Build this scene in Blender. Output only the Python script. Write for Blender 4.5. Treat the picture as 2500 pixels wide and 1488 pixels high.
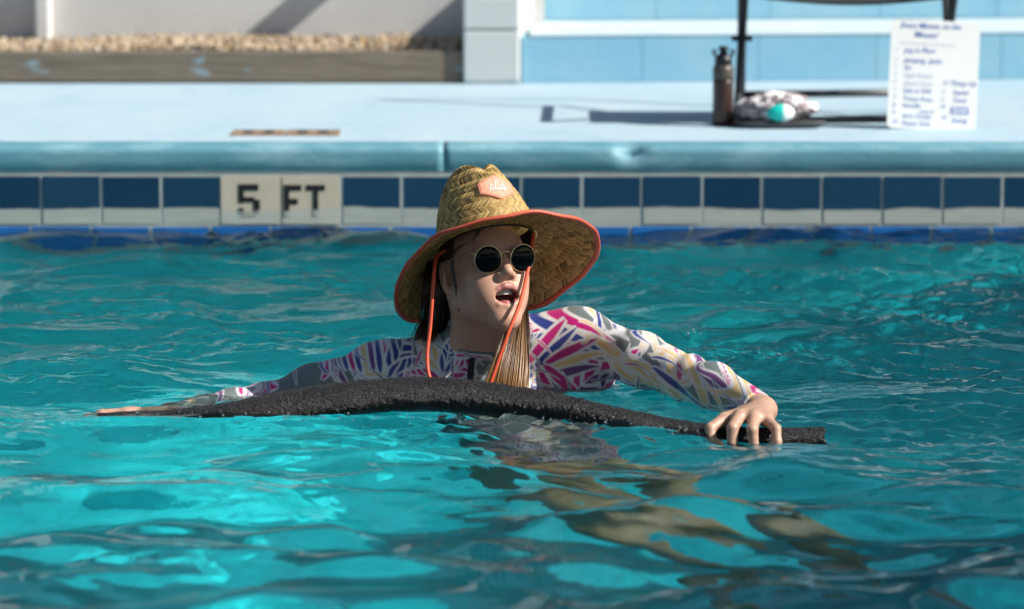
import bpy, bmesh, math, random
import numpy as np
from mathutils import Vector, Matrix, Euler, noise as mnoise

random.seed(7)
rng = np.random.default_rng(11)
sc = bpy.context.scene
for o in list(bpy.data.objects):
    bpy.data.objects.remove(o)
COL = sc.collection

# ------------------------------------------------------------------ camera
FPX = 9100.0                       # focal length in photograph pixels (2500 wide)
CAMH, TILT = 1.12, math.radians(7.85)
cam = bpy.data.cameras.new('camera')
camo = bpy.data.objects.new('camera', cam)
COL.objects.link(camo)
sc.camera = camo
cam.sensor_width = 36.0
cam.lens = FPX / 2500 * 36
cam.clip_start, cam.clip_end = 0.1, 400
camo.location = (0, -7, CAMH)
camo.rotation_euler = (math.radians(90) - TILT, 0, 0)
cam.dof.use_dof = True
cam.dof.focus_distance = 7.02
cam.dof.aperture_fstop = 4.0

# ------------------------------------------------------------------ sky, sun, exposure
SUN = Vector((1.0, -0.30, 0.85)).normalized()
world = bpy.data.worlds.new('World')
sc.world = world
world.use_nodes = True
wn = world.node_tree
sky = wn.nodes.new('ShaderNodeTexSky')
sky.sky_type = 'NISHITA'
sky.sun_disc = False
sky.sun_elevation = math.asin(SUN.z)
sky.sun_rotation = math.atan2(SUN.x, SUN.y)
bg = wn.nodes['Background']
wn.links.new(sky.outputs[0], bg.inputs[0])
bg.inputs[1].default_value = 0.070
sun_l = bpy.data.lights.new('sun', 'SUN')
sun_l.energy = 5.0
sun_l.angle = math.radians(0.5)
sun_l.color = (1.0, 0.945, 0.87)
suno = bpy.data.objects.new('sun', sun_l)
COL.objects.link(suno)
suno.location = (6, -3, 8)
suno.rotation_euler = (-SUN).to_track_quat('-Z', 'Y').to_euler()
sc.view_settings.view_transform = 'Standard'
sc.view_settings.look = 'None'
sc.view_settings.gamma = 1.0
sc.view_settings.exposure = 0.64
sc.cycles.max_bounces = 9
sc.cycles.diffuse_bounces = 3
sc.cycles.glossy_bounces = 4
sc.cycles.transmission_bounces = 8
sc.cycles.transparent_max_bounces = 12
sc.cycles.sample_clamp_indirect = 6.0
sc.cycles.use_denoising = True


def W(px, py, Y):
    """world point seen at a photograph pixel on the plane y = Y (used for laying out sizes)"""
    rx = (px - 1250) / FPX
    up = -(py - 744) / FPX
    d = np.array([rx, math.cos(TILT) + up * math.sin(TILT), -math.sin(TILT) + up * math.cos(TILT)])
    t = (Y + 7) / d[1]
    return np.array([0, -7, CAMH]) + d * t


# ------------------------------------------------------------------ helpers
def link(o, parent=None):
    COL.objects.link(o)
    if parent is not None:
        o.parent = parent
    return o


def tag(o, label=None, cat=None, group=None, kind=None):
    if label: o['label'] = label
    if cat: o['category'] = cat
    if group: o['group'] = group
    if kind: o['kind'] = kind
    return o


def empty(name, loc=(0, 0, 0), parent=None):
    o = bpy.data.objects.new(name, None)
    o.empty_display_size = 0.05
    o.location = loc
    return link(o, parent)


def local(o, parent):
    """child meshes are built in world coordinates: cancel the parent's place"""
    o.parent = parent
    def mw(q):
        m = Matrix.Translation(q.location)
        return m if q.parent is None else mw(q.parent) @ q.matrix_parent_inverse @ m
    o.matrix_parent_inverse = mw(parent).inverted()
    return o


def npmesh(name, verts, faces, mat=None, parent=None, smooth=True, uv=None, col=None):
    """verts (N,3) array, faces (M,k) array"""
    verts = np.asarray(verts, dtype=np.float32)
    faces = np.asarray(faces, dtype=np.int32)
    k = faces.shape[1]
    me = bpy.data.meshes.new(name)
    me.vertices.add(len(verts))
    me.vertices.foreach_set('co', verts.ravel())
    me.loops.add(faces.size)
    me.loops.foreach_set('vertex_index', faces.ravel())
    me.polygons.add(len(faces))
    me.polygons.foreach_set('loop_start', np.arange(0, faces.size, k, dtype=np.int32))
    me.update(calc_edges=True)
    me.validate()
    me.polygons.foreach_set('use_smooth', np.full(len(me.polygons), smooth, dtype=bool))
    if uv is not None:
        l = me.uv_layers.new(name='UVMap')
        l.data.foreach_set('uv', np.asarray(uv, dtype=np.float32)[faces.ravel()].ravel())
    if col is not None:
        a = me.color_attributes.new('tint', 'FLOAT_COLOR', 'POINT')
        c = np.ones((len(verts), 4), dtype=np.float32)
        c[:, :3] = col
        a.data.foreach_set('color', c.ravel())
    if mat: me.materials.append(mat)
    me.update()
    o = bpy.data.objects.new(name, me)
    COL.objects.link(o)
    if parent is not None:
        local(o, parent)
    return o


def pymesh(name, verts, faces, mat=None, parent=None, smooth=False):
    me = bpy.data.meshes.new(name)
    me.from_pydata([tuple(map(float, v)) for v in verts], [], faces)
    if smooth:
        for p in me.polygons: p.use_smooth = True
    if mat: me.materials.append(mat)
    o = bpy.data.objects.new(name, me)
    COL.objects.link(o)
    if parent is not None:
        local(o, parent)
    return o


def box_bm(bm, c, s, rot=None):
    m = Matrix.Translation(c) @ (rot.to_matrix().to_4x4() if rot else Matrix.Identity(4)) @ Matrix.Diagonal((*s, 1))
    return bmesh.ops.create_cube(bm, size=1.0, matrix=m)


def bmobj(name, bm, mat, parent=None, smooth=False, bevel=0.0, seg=2):
    if bevel > 0:
        bmesh.ops.bevel(bm, geom=bm.edges[:] , offset=bevel, segments=seg, affect='EDGES', profile=0.5)
    me = bpy.data.meshes.new(name)
    bm.to_mesh(me)
    bm.free()
    if smooth:
        for p in me.polygons: p.use_smooth = True
    me.materials.append(mat)
    o = bpy.data.objects.new(name, me)
    COL.objects.link(o)
    if parent is not None:
        local(o, parent)
    return o


def box(name, lo, hi, mat, parent=None, bevel=0.0, seg=2, rot=None, smooth=False):
    bm = bmesh.new()
    c = [(a + b) / 2 for a, b in zip(lo, hi)]
    s = [abs(b - a) for a, b in zip(lo, hi)]
    box_bm(bm, c, s, rot)
    return bmobj(name, bm, mat, parent, smooth, bevel, seg)


def tube_arrays(pts, rad, n=12, cap=True):
    """a tube through pts (K,3); rad scalar or (K,); returns verts, quads"""
    P = np.asarray(pts, float)
    K = len(P)
    R = np.broadcast_to(np.asarray(rad, float), (K,))
    T = np.gradient(P, axis=0)
    T /= np.linalg.norm(T, axis=1)[:, None] + 1e-12
    ref = np.array([0, 0, 1.0]) if abs(T[0, 2]) < 0.9 else np.array([1.0, 0, 0])
    N = np.zeros_like(P)
    nprev = ref - T[0] * ref.dot(T[0])
    for i in range(K):
        v = nprev - T[i] * nprev.dot(T[i])
        v /= np.linalg.norm(v) + 1e-12
        N[i] = v
        nprev = v
    B = np.cross(T, N)
    a = np.linspace(0, 2 * np.pi, n, endpoint=False)
    V = P[:, None, :] + R[:, None, None] * (np.cos(a)[None, :, None] * N[:, None, :] + np.sin(a)[None, :, None] * B[:, None, :])
    V = V.reshape(-1, 3)
    F = []
    i = np.arange(K - 1)[:, None] * n
    j = np.arange(n)[None, :]
    j2 = (j + 1) % n
    F = np.stack([i + j, i + j2, i + n + j2, i + n + j], -1).reshape(-1, 4)
    if cap:
        c0, c1 = len(V), len(V) + 1
        V = np.vstack([V, P[0], P[-1]])
        jj = np.arange(n)
        f0 = np.stack([np.full(n, c0), (jj + 1) % n, jj, jj], -1)
        base = (K - 1) * n
        f1 = np.stack([np.full(n, c1), base + jj, base + (jj + 1) % n, base + (jj + 1) % n], -1)
        tri = np.vstack([f0, f1])[:, :3]
        return V, F, tri
    return V, F, None


def tubes(name, paths, mat, parent=None, n=12, cap=True, smooth=True):
    """several tubes as ONE part; paths = [(pts, rad), ...]"""
    vs, fs, off = [], [], 0
    for pts, rad in paths:
        V, F, T = tube_arrays(pts, rad, n, cap)
        vs.append(V)
        fs += [tuple(int(q) + off for q in f) for f in F]
        if T is not None:
            fs += [tuple(int(q) + off for q in f) for f in T]
        off += len(V)
    return pymesh(name, np.vstack(vs), fs, mat, parent, smooth)


def catmull(ctrl, n):
    """smooth curve through control points (K,d)"""
    C = np.asarray(ctrl, float)
    K = len(C)
    C2 = np.vstack([2 * C[0] - C[1], C, 2 * C[-1] - C[-2]])
    t = np.linspace(0, K - 1 - 1e-9, n)
    i = t.astype(int)
    u = (t - i)[:, None]
    p0, p1, p2, p3 = C2[i], C2[i + 1], C2[i + 2], C2[i + 3]
    return 0.5 * ((2 * p1) + (-p0 + p2) * u + (2 * p0 - 5 * p1 + 4 * p2 - p3) * u ** 2 + (-p0 + 3 * p1 - 3 * p2 + p3) * u ** 3)


def lathe(name, prof, mat, parent=None, loc=(0, 0, 0), n=32, smooth=True):
    vs, fs = [], []
    K = len(prof)
    for r, z in prof:
        for j in range(n):
            a = 2 * math.pi * j / n
            vs.append((loc[0] + r * math.cos(a), loc[1] + r * math.sin(a), loc[2] + z))
    for i in range(K - 1):
        for j in range(n):
            fs.append((i * n + j, i * n + (j + 1) % n, (i + 1) * n + (j + 1) % n, (i + 1) * n + j))
    fs.append(tuple(range(n))[::-1])
    fs.append(tuple((K - 1) * n + j for j in range(n)))
    return pymesh(name, vs, fs, mat, parent, smooth)


# ------------------------------------------------------------------ materials
class NT:
    def __init__(s, name):
        s.m = bpy.data.materials.new(name)
        s.m.use_nodes = True
        s.t = s.m.node_tree
        s.b = s.t.nodes['Principled BSDF']

    def n(s, typ, ins=None, **kw):
        d = s.t.nodes.new(typ)
        for k, v in kw.items():
            setattr(d, k, v)
        for k, v in (ins or {}).items():
            s.put(d.inputs[k], v)
        return d

    def put(s, sock, v):
        if hasattr(v, 'is_output') or isinstance(v, bpy.types.NodeSocket):
            s.t.links.new(v, sock)
        elif isinstance(v, bpy.types.Node):
            s.t.links.new(v.outputs[0], sock)
        else:
            if isinstance(v, tuple) and len(v) == 3 and sock.type == 'RGBA':
                v = (*v, 1)
            sock.default_value = v

    def math(s, op, a, b=0.0, c=None):
        d = s.n('ShaderNodeMath', operation=op)
        s.put(d.inputs[0], a)
        s.put(d.inputs[1], b)
        if c is not None: s.put(d.inputs[2], c)
        return d.outputs[0]

    def mix(s, fac, a, b):
        d = s.n('ShaderNodeMix', data_type='RGBA')
        s.put(d.inputs[0], fac)
        s.put(d.inputs[6], a)
        s.put(d.inputs[7], b)
        return d.outputs[2]

    def ramp(s, fac, stops):
        d = s.n('ShaderNodeValToRGB')
        e = d.color_ramp.elements
        while len(e) < len(stops): e.new(0.5)
        for q, (p, c) in zip(e, stops):
            q.position = p
            q.color = (*c, 1) if isinstance(c, tuple) else (c, c, c, 1)
        s.put(d.inputs[0], fac)
        return d.outputs[0]

    def noise(s, vec=None, scale=5.0, detail=4.0, rough=0.55):
        d = s.n('ShaderNodeTexNoise')
        d.inputs['Scale'].default_value = scale
        d.inputs['Detail'].default_value = detail
        d.inputs['Roughness'].default_value = rough
        if vec is not None: s.put(d.inputs['Vector'], vec)
        return d.outputs[0]

    def pos(s):
        return s.n('ShaderNodeNewGeometry').outputs['Position']

    def objc(s):
        return s.n('ShaderNodeTexCoord').outputs['Object']

    def bump(s, h, strength=0.3, dist=0.01):
        d = s.n('ShaderNodeBump')
        d.inputs['Strength'].default_value = strength
        d.inputs['Distance'].default_value = dist
        s.put(d.inputs['Height'], h)
        s.put(s.b.inputs['Normal'], d.outputs[0])
        return d

    def set(s, **kw):
        for k, v in kw.items():
            s.put(s.b.inputs[k.replace('_', ' ')], v)
        return s


ALB = 0.76


def dim(c):
    return tuple(q * ALB for q in c)


def mottled(name, a, b, scale=6.0, rough=0.6, bump=0.2, bscale=120.0, dist=0.003, lo=0.35, hi=0.65):
    a, b = dim(a), dim(b)
    t = NT(name)
    p = t.pos()
    f = t.ramp(t.noise(p, scale, 6.0, 0.6), [(lo, 0.0), (hi, 1.0)])
    t.set(Base_Color=t.mix(f, a, b), Roughness=rough)
    t.bump(t.noise(p, bscale, 3.0), bump, dist)
    return t.m


def plain(name, c, rough=0.5, metal=0.0, bump=0.0, bscale=300.0, var=0.12, **kw):
    """a colour with a slight procedural unevenness"""
    c = dim(c)
    t = NT(name)
    p = t.pos()
    f = t.noise(p, 35.0, 4.0)
    d = tuple(max(0, q * (1 - var)) for q in c)
    e = tuple(min(1, q * (1 + var)) for q in c)
    t.set(Base_Color=t.mix(f, d, e), Roughness=rough, Metallic=metal, **kw)
    if bump: t.bump(t.noise(p, bscale, 3.0), bump, 0.002)
    return t.m


M = {}
# painted deck: light blue, worn, scuffed
t = NT('deck_paint')
p = t.pos()
mp = t.n('ShaderNodeMapping', {'Vector': p, 'Scale': (1, 0.5, 1)})
n1 = t.ramp(t.noise(mp, 3.0, 6, 0.6), [(0.35, 0.0), (0.7, 1.0)])
n2 = t.ramp(t.noise(mp, 22.0, 6, 0.65), [(0.52, 0.0), (0.7, 1.0)])
c = t.mix(n1, dim((0.45, 0.64, 0.76)), dim((0.54, 0.70, 0.79)))
c = t.mix(t.math('MULTIPLY', n2, 0.35), c, dim((0.66, 0.72, 0.73)))
n3 = t.ramp(t.noise(t.n('ShaderNodeMapping', {'Vector': p, 'Location': (7, 2, 0), 'Scale': (1, 0.6, 1)}), 6.0, 8, 0.7), [(0.56, 0.0), (0.66, 1.0)])
c = t.mix(t.math('MULTIPLY', n3, 0.30), c, (0.22, 0.37, 0.47))
t.set(Base_Color=c, Roughness=0.7)
t.bump(t.noise(p, 60.0, 6, 0.65), 0.6, 0.006)
M['deck'] = t.m
# coping face: darker and greener paint than the deck
t = NT('coping_paint')
p = t.pos()
st = t.n('ShaderNodeMapping', {'Vector': p, 'Scale': (2.2, 1, 9.0), 'Rotation': (0, math.radians(28), 0)})
n1 = t.ramp(t.noise(st, 2.4, 7, 0.62), [(0.46, 0.0), (0.74, 1.0)])
n2 = t.ramp(t.noise(p, 30.0, 5, 0.7), [(0.62, 0.0), (0.72, 1.0)])
sep = t.n('ShaderNodeSeparateXYZ', {0: p})
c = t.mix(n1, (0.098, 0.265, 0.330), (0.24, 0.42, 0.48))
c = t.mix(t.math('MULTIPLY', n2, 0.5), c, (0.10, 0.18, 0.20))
t.set(Base_Color=c, Roughness=0.55)
t.bump(t.noise(p, 70.0, 5), 0.3, 0.004)
M['coping'] = t.m
# pool plaster
t = NT('pool_plaster')
p = t.pos()
n1 = t.ramp(t.noise(p, 2.2, 6, 0.62), [(0.36, 0.0), (0.64, 1.0)])
n2 = t.ramp(t.noise(t.n('ShaderNodeMapping', {'Vector': p, 'Location': (3, 5, 1)}), 9.0, 5, 0.6), [(0.42, 0.0), (0.62, 1.0)])
c = t.mix(n1, (0.006, 0.46, 0.52), (0.012, 0.68, 0.76))
c = t.mix(t.math('MULTIPLY', n2, 0.45), c, (0.020, 0.82, 0.88))
t.set(Base_Color=c, Roughness=0.8)
M['plaster'] = t.m
M['grout'] = mottled('grout', (0.47, 0.52, 0.52), (0.36, 0.41, 0.41), 30, 0.8, 0.2)


def tile_mat(name, a, b, zscale, text=False):
    t = NT(name)
    p = t.pos()
    sep = t.n('ShaderNodeSeparateXYZ', {0: p})
    r = t.n('ShaderNodeObjectInfo').outputs['Random']
    base = t.mix(r, a, b)
    base = t.mix(t.math('MULTIPLY', t.noise(p, 14.0, 4), 0.5), base, tuple(q * 1.5 + 0.01 for q in a))
    # hard-water scale left on the lowest part of the tile, with a wavy upper edge
    mp = t.n('ShaderNodeMapping', {'Vector': p, 'Scale': (3.0, 1, 14)})
    wav = t.math('MULTIPLY', t.math('SUBTRACT', t.noise(mp, 1.6, 5), 0.5), 0.026)
    h = t.math('ADD', sep.outputs['Z'], wav)
    fac = t.n('ShaderNodeMapRange', {0: h, 1: zscale + 0.003, 2: zscale - 0.002})
    fac = t.math('MULTIPLY', fac.outputs[0], t.math('SUBTRACT', 1.0, t.math('MULTIPLY', t.noise(mp, 6.0, 6), 0.22)))
    c = t.mix(fac, base, t.mix(t.noise(mp, 4.0, 6), dim((0.42, 0.46, 0.42)), dim((0.62, 0.64, 0.58))))
    t.set(Base_Color=c, Roughness=t.math('ADD', 0.12, t.math('MULTIPLY', fac, 0.5)))
    return t.m


SCALE_Z = 0.070
M['tile'] = tile_mat('navy_tile', (0.005, 0.032, 0.072), (0.011, 0.050, 0.098), SCALE_Z)
M['tile_cream'] = tile_mat('cream_tile', (0.44, 0.39, 0.31), (0.47, 0.42, 0.34), 0.066)
M['tile_low'] = tile_mat('blue_tile', (0.010, 0.10, 0.32), (0.015, 0.14, 0.42), -1.0)
M['ink'] = plain('black_glaze', (0.010, 0.010, 0.012), 0.3)
M['white_wall'] = mottled('white_wall', (0.78, 0.77, 0.74), (0.68, 0.67, 0.65), 2.5, 0.85, 0.25, 60.0)
M['white_trim'] = mottled('white_trim', (0.84, 0.84, 0.82), (0.74, 0.74, 0.73), 6, 0.6, 0.15)
t = NT('pillar_paint')
p = t.pos()
sep = t.n('ShaderNodeSeparateXYZ', {0: p})
lo = t.n('ShaderNodeMapRange', {0: t.math('ADD', sep.outputs['Z'], t.math('MULTIPLY', t.noise(p, 14.0, 5), 0.06)), 1: 0.285, 2: 0.255}).outputs[0]
c = t.mix(t.noise(p, 7.0, 5), dim((0.62, 0.67, 0.67)), dim((0.72, 0.74, 0.71)))
c = t.mix(t.math('MULTIPLY', lo, 0.6), c, dim((0.30, 0.48, 0.56)))
t.set(Base_Color=c, Roughness=0.8)
t.bump(t.noise(p, 80.0, 4), 0.3, 0.004)
M['pillar'] = t.m
t = NT('blue_block_paint')
p = t.pos()
n1 = t.ramp(t.noise(p, 5.0, 6, 0.6), [(0.35, 0.0), (0.7, 1.0)])
c = t.mix(n1, dim((0.235, 0.52, 0.69)), dim((0.32, 0.58, 0.70)))
c = t.mix(t.math('MULTIPLY', t.n('ShaderNodeObjectInfo').outputs['Random'], 0.25), c, dim((0.22, 0.48, 0.66)))
t.set(Base_Color=c, Roughness=0.75)
t.bump(t.noise(p, 70.0, 5), 0.4, 0.004)
M['block'] = t.m
M['ledge'] = mottled('ledge_paint', (0.60, 0.76, 0.84), (0.70, 0.80, 0.84), 6, 0.7, 0.2)
# weathered timber
t = NT('weathered_timber')
p = t.pos()
mp = t.n('ShaderNodeMapping', {'Vector': p, 'Scale': (1.5, 8, 26)})
g = t.noise(mp, 3.5, 7, 0.65)
c = t.mix(t.ramp(g, [(0.3, 0.0), (0.7, 1.0)]), dim((0.135, 0.105, 0.075)), dim((0.285, 0.235, 0.180)))
sp = t.ramp(t.noise(t.n('ShaderNodeMapping', {'Vector': p, 'Scale': (4, 4, 9)}), 2.0, 2), [(0.66, 0.0), (0.72, 1.0)])
c = t.mix(t.math('MULTIPLY', sp, 0.75), c, dim((0.28, 0.42, 0.48)))
t.set(Base_Color=c, Roughness=0.85)
t.bump(g, 0.5, 0.006)
M['timber'] = t.m
t = NT('shell_gravel')
oi = t.n('ShaderNodeNewGeometry')
c = t.ramp(oi.outputs['Random Per Island'], [(0.0, (0.08, 0.05, 0.03)), (0.22, (0.26, 0.19, 0.12)), (0.5, (0.42, 0.32, 0.21)), (0.8, (0.50, 0.40, 0.28)), (0.94, (0.56, 0.50, 0.42)), (1.0, (0.46, 0.28, 0.09))])
t.set(Base_Color=c, Roughness=0.85)
M['gravel'] = t.m
M['soil'] = mottled('dark_soil', (0.05, 0.04, 0.03), (0.16, 0.12, 0.08), 20, 0.9, 0.5)


# ------------------------------------------------------------------ setting
WALL_Y, DECK_Z, BACK_Y, POOL_Z = 2.41, 0.23, 4.42, -2.0
PX0, PX1, PY0 = -9.0, 9.0, -6.75
pymesh('pool_floor', [(PX0, PY0, POOL_Z), (PX1, PY0, POOL_Z), (PX1, WALL_Y, POOL_Z), (PX0, WALL_Y, POOL_Z)], [(0, 1, 2, 3)], M['plaster'])['kind'] = 'structure'
pymesh('pool_wall', [(PX0, WALL_Y, POOL_Z), (PX1, WALL_Y, POOL_Z), (PX1, WALL_Y, 0.155), (PX0, WALL_Y, 0.155),
                     (PX0, PY0, POOL_Z), (PX1, PY0, POOL_Z), (PX1, PY0, 0.155), (PX0, PY0, 0.155)],
       [(0, 1, 2, 3), (5, 4, 7, 6), (4, 0, 3, 7), (1, 5, 6, 2)], M['plaster'])['kind'] = 'structure'
M['floor_shade_band'] = mottled('painted_floor_shade', (0.004, 0.22, 0.29), (0.010, 0.32, 0.40), 3.0, 0.7, 0.0)  # dark sheet added to paint shaded patches into the near water
pymesh('floor_shade_band', [(PX0, -1.6, POOL_Z + 0.004), (PX1, -1.6, POOL_Z + 0.004), (PX1, 0.98, POOL_Z + 0.004), (PX0, 0.98, POOL_Z + 0.004)], [(0, 1, 2, 3)], M['floor_shade_band'])['kind'] = 'structure'
# deck: one sheet round the pool
dz = DECK_Z
far = 60
pymesh('deck', [(-far, WALL_Y + 0.10, dz), (far, WALL_Y + 0.10, dz), (far, far, dz), (-far, far, dz),
                (-far, -far, dz), (far, -far, dz), (far, PY0, dz), (-far, PY0, dz),
                (-far, PY0, dz), (PX0, PY0, dz), (PX0, WALL_Y + 0.10, dz), (-far, WALL_Y + 0.10, dz),
                (PX1, PY0, dz), (far, PY0, dz), (far, WALL_Y + 0.10, dz), (PX1, WALL_Y + 0.10, dz)],
       [(0, 1, 2, 3), (4, 5, 6, 7), (8, 9, 10, 11), (12, 13, 14, 15)], M['deck'])['kind'] = 'structure'


# coping: two long cast sections with a joint between, rounded nose, a chip broken out
def coping_section(x0, x1, parent):
    prof = []
    r = 0.022
    yf = WALL_Y - 0.008
    top = DECK_Z
    bot = 0.160
    prof.append((WALL_Y + 0.105, top))
    prof.append((yf + r + 0.02, top + 0.001))
    for a in np.linspace(90, 180, 8):
        prof.append((yf + r + r * math.cos(math.radians(a)), top - r + r * math.sin(math.radians(a))))
    prof.append((yf, (top + bot) / 2))
    prof.append((yf, bot + 0.006))
    prof.append((yf + 0.006, bot))
    prof.append((WALL_Y + 0.105, bot))
    prof = np.array(prof)
    xs = np.linspace(x0, x1, 160 if (x1 - x0) < 4 else 300)
    cx = W(1537, 352, WALL_Y)[0]
    V = []
    for x in xs:
        for (y, z) in prof:
            n = mnoise.noise(Vector((x * 7, y * 9, z * 9))) * 0.0025
            edge = math.exp(-((z - (DECK_Z - 0.012)) / 0.016) ** 2) * (1 if y < WALL_Y + 0.05 else 0)
            chip = max(0.0, 1 - ((x - cx) / 0.035) ** 2) * edge * (0.024 + 0.01 * mnoise.noise(Vector((x * 60, z * 60, 3))))
            V.append((x, y + chip * 0.9 + n, z - chip * 0.75 + n * 0.5))
    k = len(prof)
    F = [(i * k + j, (i + 1) * k + j, (i + 1) * k + j + 1, i * k + j + 1) for i in range(len(xs) - 1) for j in range(k - 1)]
    F.append(tuple(range(k)))
    F.append(tuple((len(xs) - 1) * k + j for j in range(k))[::-1])
    o = pymesh('coping_stone', V, F, None, parent, smooth=False)
    me = o.data
    me.materials.append(M['deck'])
    me.materials.append(M['coping'])
    for p in me.polygons:
        p.use_smooth = len(p.vertices) == 4
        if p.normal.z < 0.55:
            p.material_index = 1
    return o


cop = empty('pool_coping', (0, WALL_Y, DECK_Z))
cop['kind'] = 'structure'
jx = W(1083, 390, WALL_Y)[0]
coping_section(jx - 3.05, jx - 0.0006, cop)
coping_section(jx + 0.0006, jx + 3.05, cop)
coping_section(PX0, jx - 3.058, cop)
coping_section(jx + 3.058, PX1, cop)

# waterline tiles: two rows set in grout
tw = empty('tile_band', (0, WALL_Y, 0))
tw['kind'] = 'structure'
box('grout_bed', (PX0, WALL_Y - 0.0072, -0.16), (PX1, WALL_Y + 0.004, 0.159), M['grout'], tw)
pitch = 0.1524
x_mark = W(541, 480, WALL_Y)[0]          # left edge of the depth marker
tile_mesh = {}


def tile(name, x0, x1, z0, z1, mat, yoff=0.0):
    key = (round(x1 - x0, 4), round(z1 - z0, 4), mat.name)
    if key not in tile_mesh:
        bm = bmesh.new()
        box_bm(bm, (0, 0, 0), (x1 - x0, 0.008, z1 - z0))
        bmesh.ops.bevel(bm, geom=bm.edges[:], offset=0.0018, segments=2, affect='EDGES')
        me = bpy.data.meshes.new(name)
        bm.to_mesh(me)
        bm.free()
        me.materials.append(mat)
        tile_mesh[key] = me
    o = bpy.data.objects.new(name, tile_mesh[key])
    COL.objects.link(o)
    local(o, tw)
    o.location = ((x0 + x1) / 2, WALL_Y - 0.0045 + yoff, (z0 + z1) / 2)
    return o


g = 0.0054
for i in range(-14, 18):
    xa = x_mark + i * pitch
    jit = (random.random() - 0.5) * 0.002
    if i in (0, 1):
        tile('tile', xa + (0.001 if i else -0.002), xa + pitch - (0.0015 if i == 0 else 0.006), 0.029, 0.1515, M['tile_cream'], -0.001)
    else:
        tile('tile', xa + g / 2, xa + pitch - g / 2, 0.029, 0.1515, M['tile'], jit)
    xb = xa - 0.028
    tile('tile', xb + g / 2, xb + pitch - g / 2, -0.125, 0.0235, M['tile_low'], jit)


# 5 FT marking: strokes as flat glaze
def stroke_mesh(name, strokes, origin, w, mat, parent, thick=0.0012):
    """strokes in units (u,v) -> x,z ; each (u0,v0,u1,v1) rectangle"""
    bm = bmesh.new()
    for (u0, v0, u1, v1) in strokes:
        lo = (origin[0] + u0 * w, origin[1], origin[2] + v0 * w)
        hi = (origin[0] + u1 * w, origin[1] + thick, origin[2] + v1 * w)
        box_bm(bm, [(a + b) / 2 for a, b in zip(lo, hi)], [abs(b - a) for a, b in zip(lo, hi)])
    return bmobj(name, bm, mat, parent)


t = NT('numeral_ink')
p = t.pos()
sepn = t.n('ShaderNodeSeparateXYZ', {0: p})
mpn = t.n('ShaderNodeMapping', {'Vector': p, 'Scale': (3.0, 1, 14)})
hh = t.math('ADD', sepn.outputs['Z'], t.math('MULTIPLY', t.math('SUBTRACT', t.noise(mpn, 1.6, 5), 0.5), 0.014))
fs_ = t.n('ShaderNodeMapRange', {0: hh, 1: 0.067, 2: 0.062}).outputs[0]
t.set(Base_Color=t.mix(t.math('MULTIPLY', fs_, 0.86), (0.012, 0.012, 0.014), dim((0.52, 0.55, 0.50))), Roughness=0.4)
M['numeral'] = t.m
yl = WALL_Y - 0.0108
z_low = 0.050
xn = W(583, 480, WALL_Y)[0]
five = [(0, 0.80, 0.62, 1.0), (0, 0.42, 0.17, 0.80), (0.17, 0.44, 0.50, 0.60), (0.46, 0.10, 0.66, 0.52), (0.10, 0.0, 0.54, 0.16), (0.0, 0.10, 0.16, 0.26)]
stroke_mesh('numeral', five, (xn, yl, z_low), 0.082, M['numeral'], tw)
xn = W(694, 480, WALL_Y)[0]
stroke_mesh('letter', [(0, 0, 0.17, 1), (0.17, 0.82, 0.56, 1.0), (0.17, 0.38, 0.44, 0.56)], (xn, yl, z_low), 0.080, M['numeral'], tw)
xn = W(748, 480, WALL_Y)[0]
stroke_mesh('letter', [(0, 0.82, 0.60, 1.0), (0.215, 0, 0.385, 0.82)], (xn, yl, z_low), 0.080, M['numeral'], tw)

# depth marker tiles set flush in the deck
dm = empty('deck_marker', (W(698, 321, 2.72)[0], 2.72, DECK_Z))
tag(dm, 'flat rust-tan marker tiles set flush in the pale blue deck above the 5 FT sign', 'tile marker')
M['deck_tile'] = mottled('tan_marker', (0.42, 0.30, 0.20), (0.25, 0.17, 0.11), 18, 0.6, 0.2)
for k, (a, b) in enumerate(((566, 694), (699, 830))):
    x0, x1 = W(a, 321, 2.72)[0], W(b, 321, 2.72)[0]
    tl = box('tile', (x0, 2.665, DECK_Z - 0.004), (x1, 2.80, DECK_Z + 0.005), M['deck_tile'], dm, 0.0015)
    box('worn_letter', (x0 + 0.03, 2.69, DECK_Z + 0.0052), (x0 + 0.055, 2.77, DECK_Z + 0.0064), M['ink'], tl)
    box('worn_letter', (x0 + 0.085, 2.69, DECK_Z + 0.0052), (x0 + 0.11, 2.77, DECK_Z + 0.0064), M['ink'], tl)

# planter: timber edging, shell gravel, white wall behind
plx1 = W(1133, 190, BACK_Y)[0]
wall_y = 4.86
te = empty('planter_edging', (plx1 - 1.0, BACK_Y, DECK_Z))
tag(te, 'weathered grey timber board edging the gravel bed', 'timber edging')
for (a, b) in ((plx1 - 2.9, plx1 - 0.004), (plx1 - 5.4, plx1 - 2.904)):
    box('board', (a, BACK_Y, DECK_Z + 0.004), (b, BACK_Y + 0.045, DECK_Z + 0.098), M['timber'], te, 0.004)
pymesh('planter_soil', [(PX0, BACK_Y + 0.046, 0.315), (plx1, BACK_Y + 0.046, 0.315), (plx1, wall_y, 0.322), (PX0, wall_y, 0.322)], [(0, 1, 2, 3)], M['soil'])['kind'] = 'structure'
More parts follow.
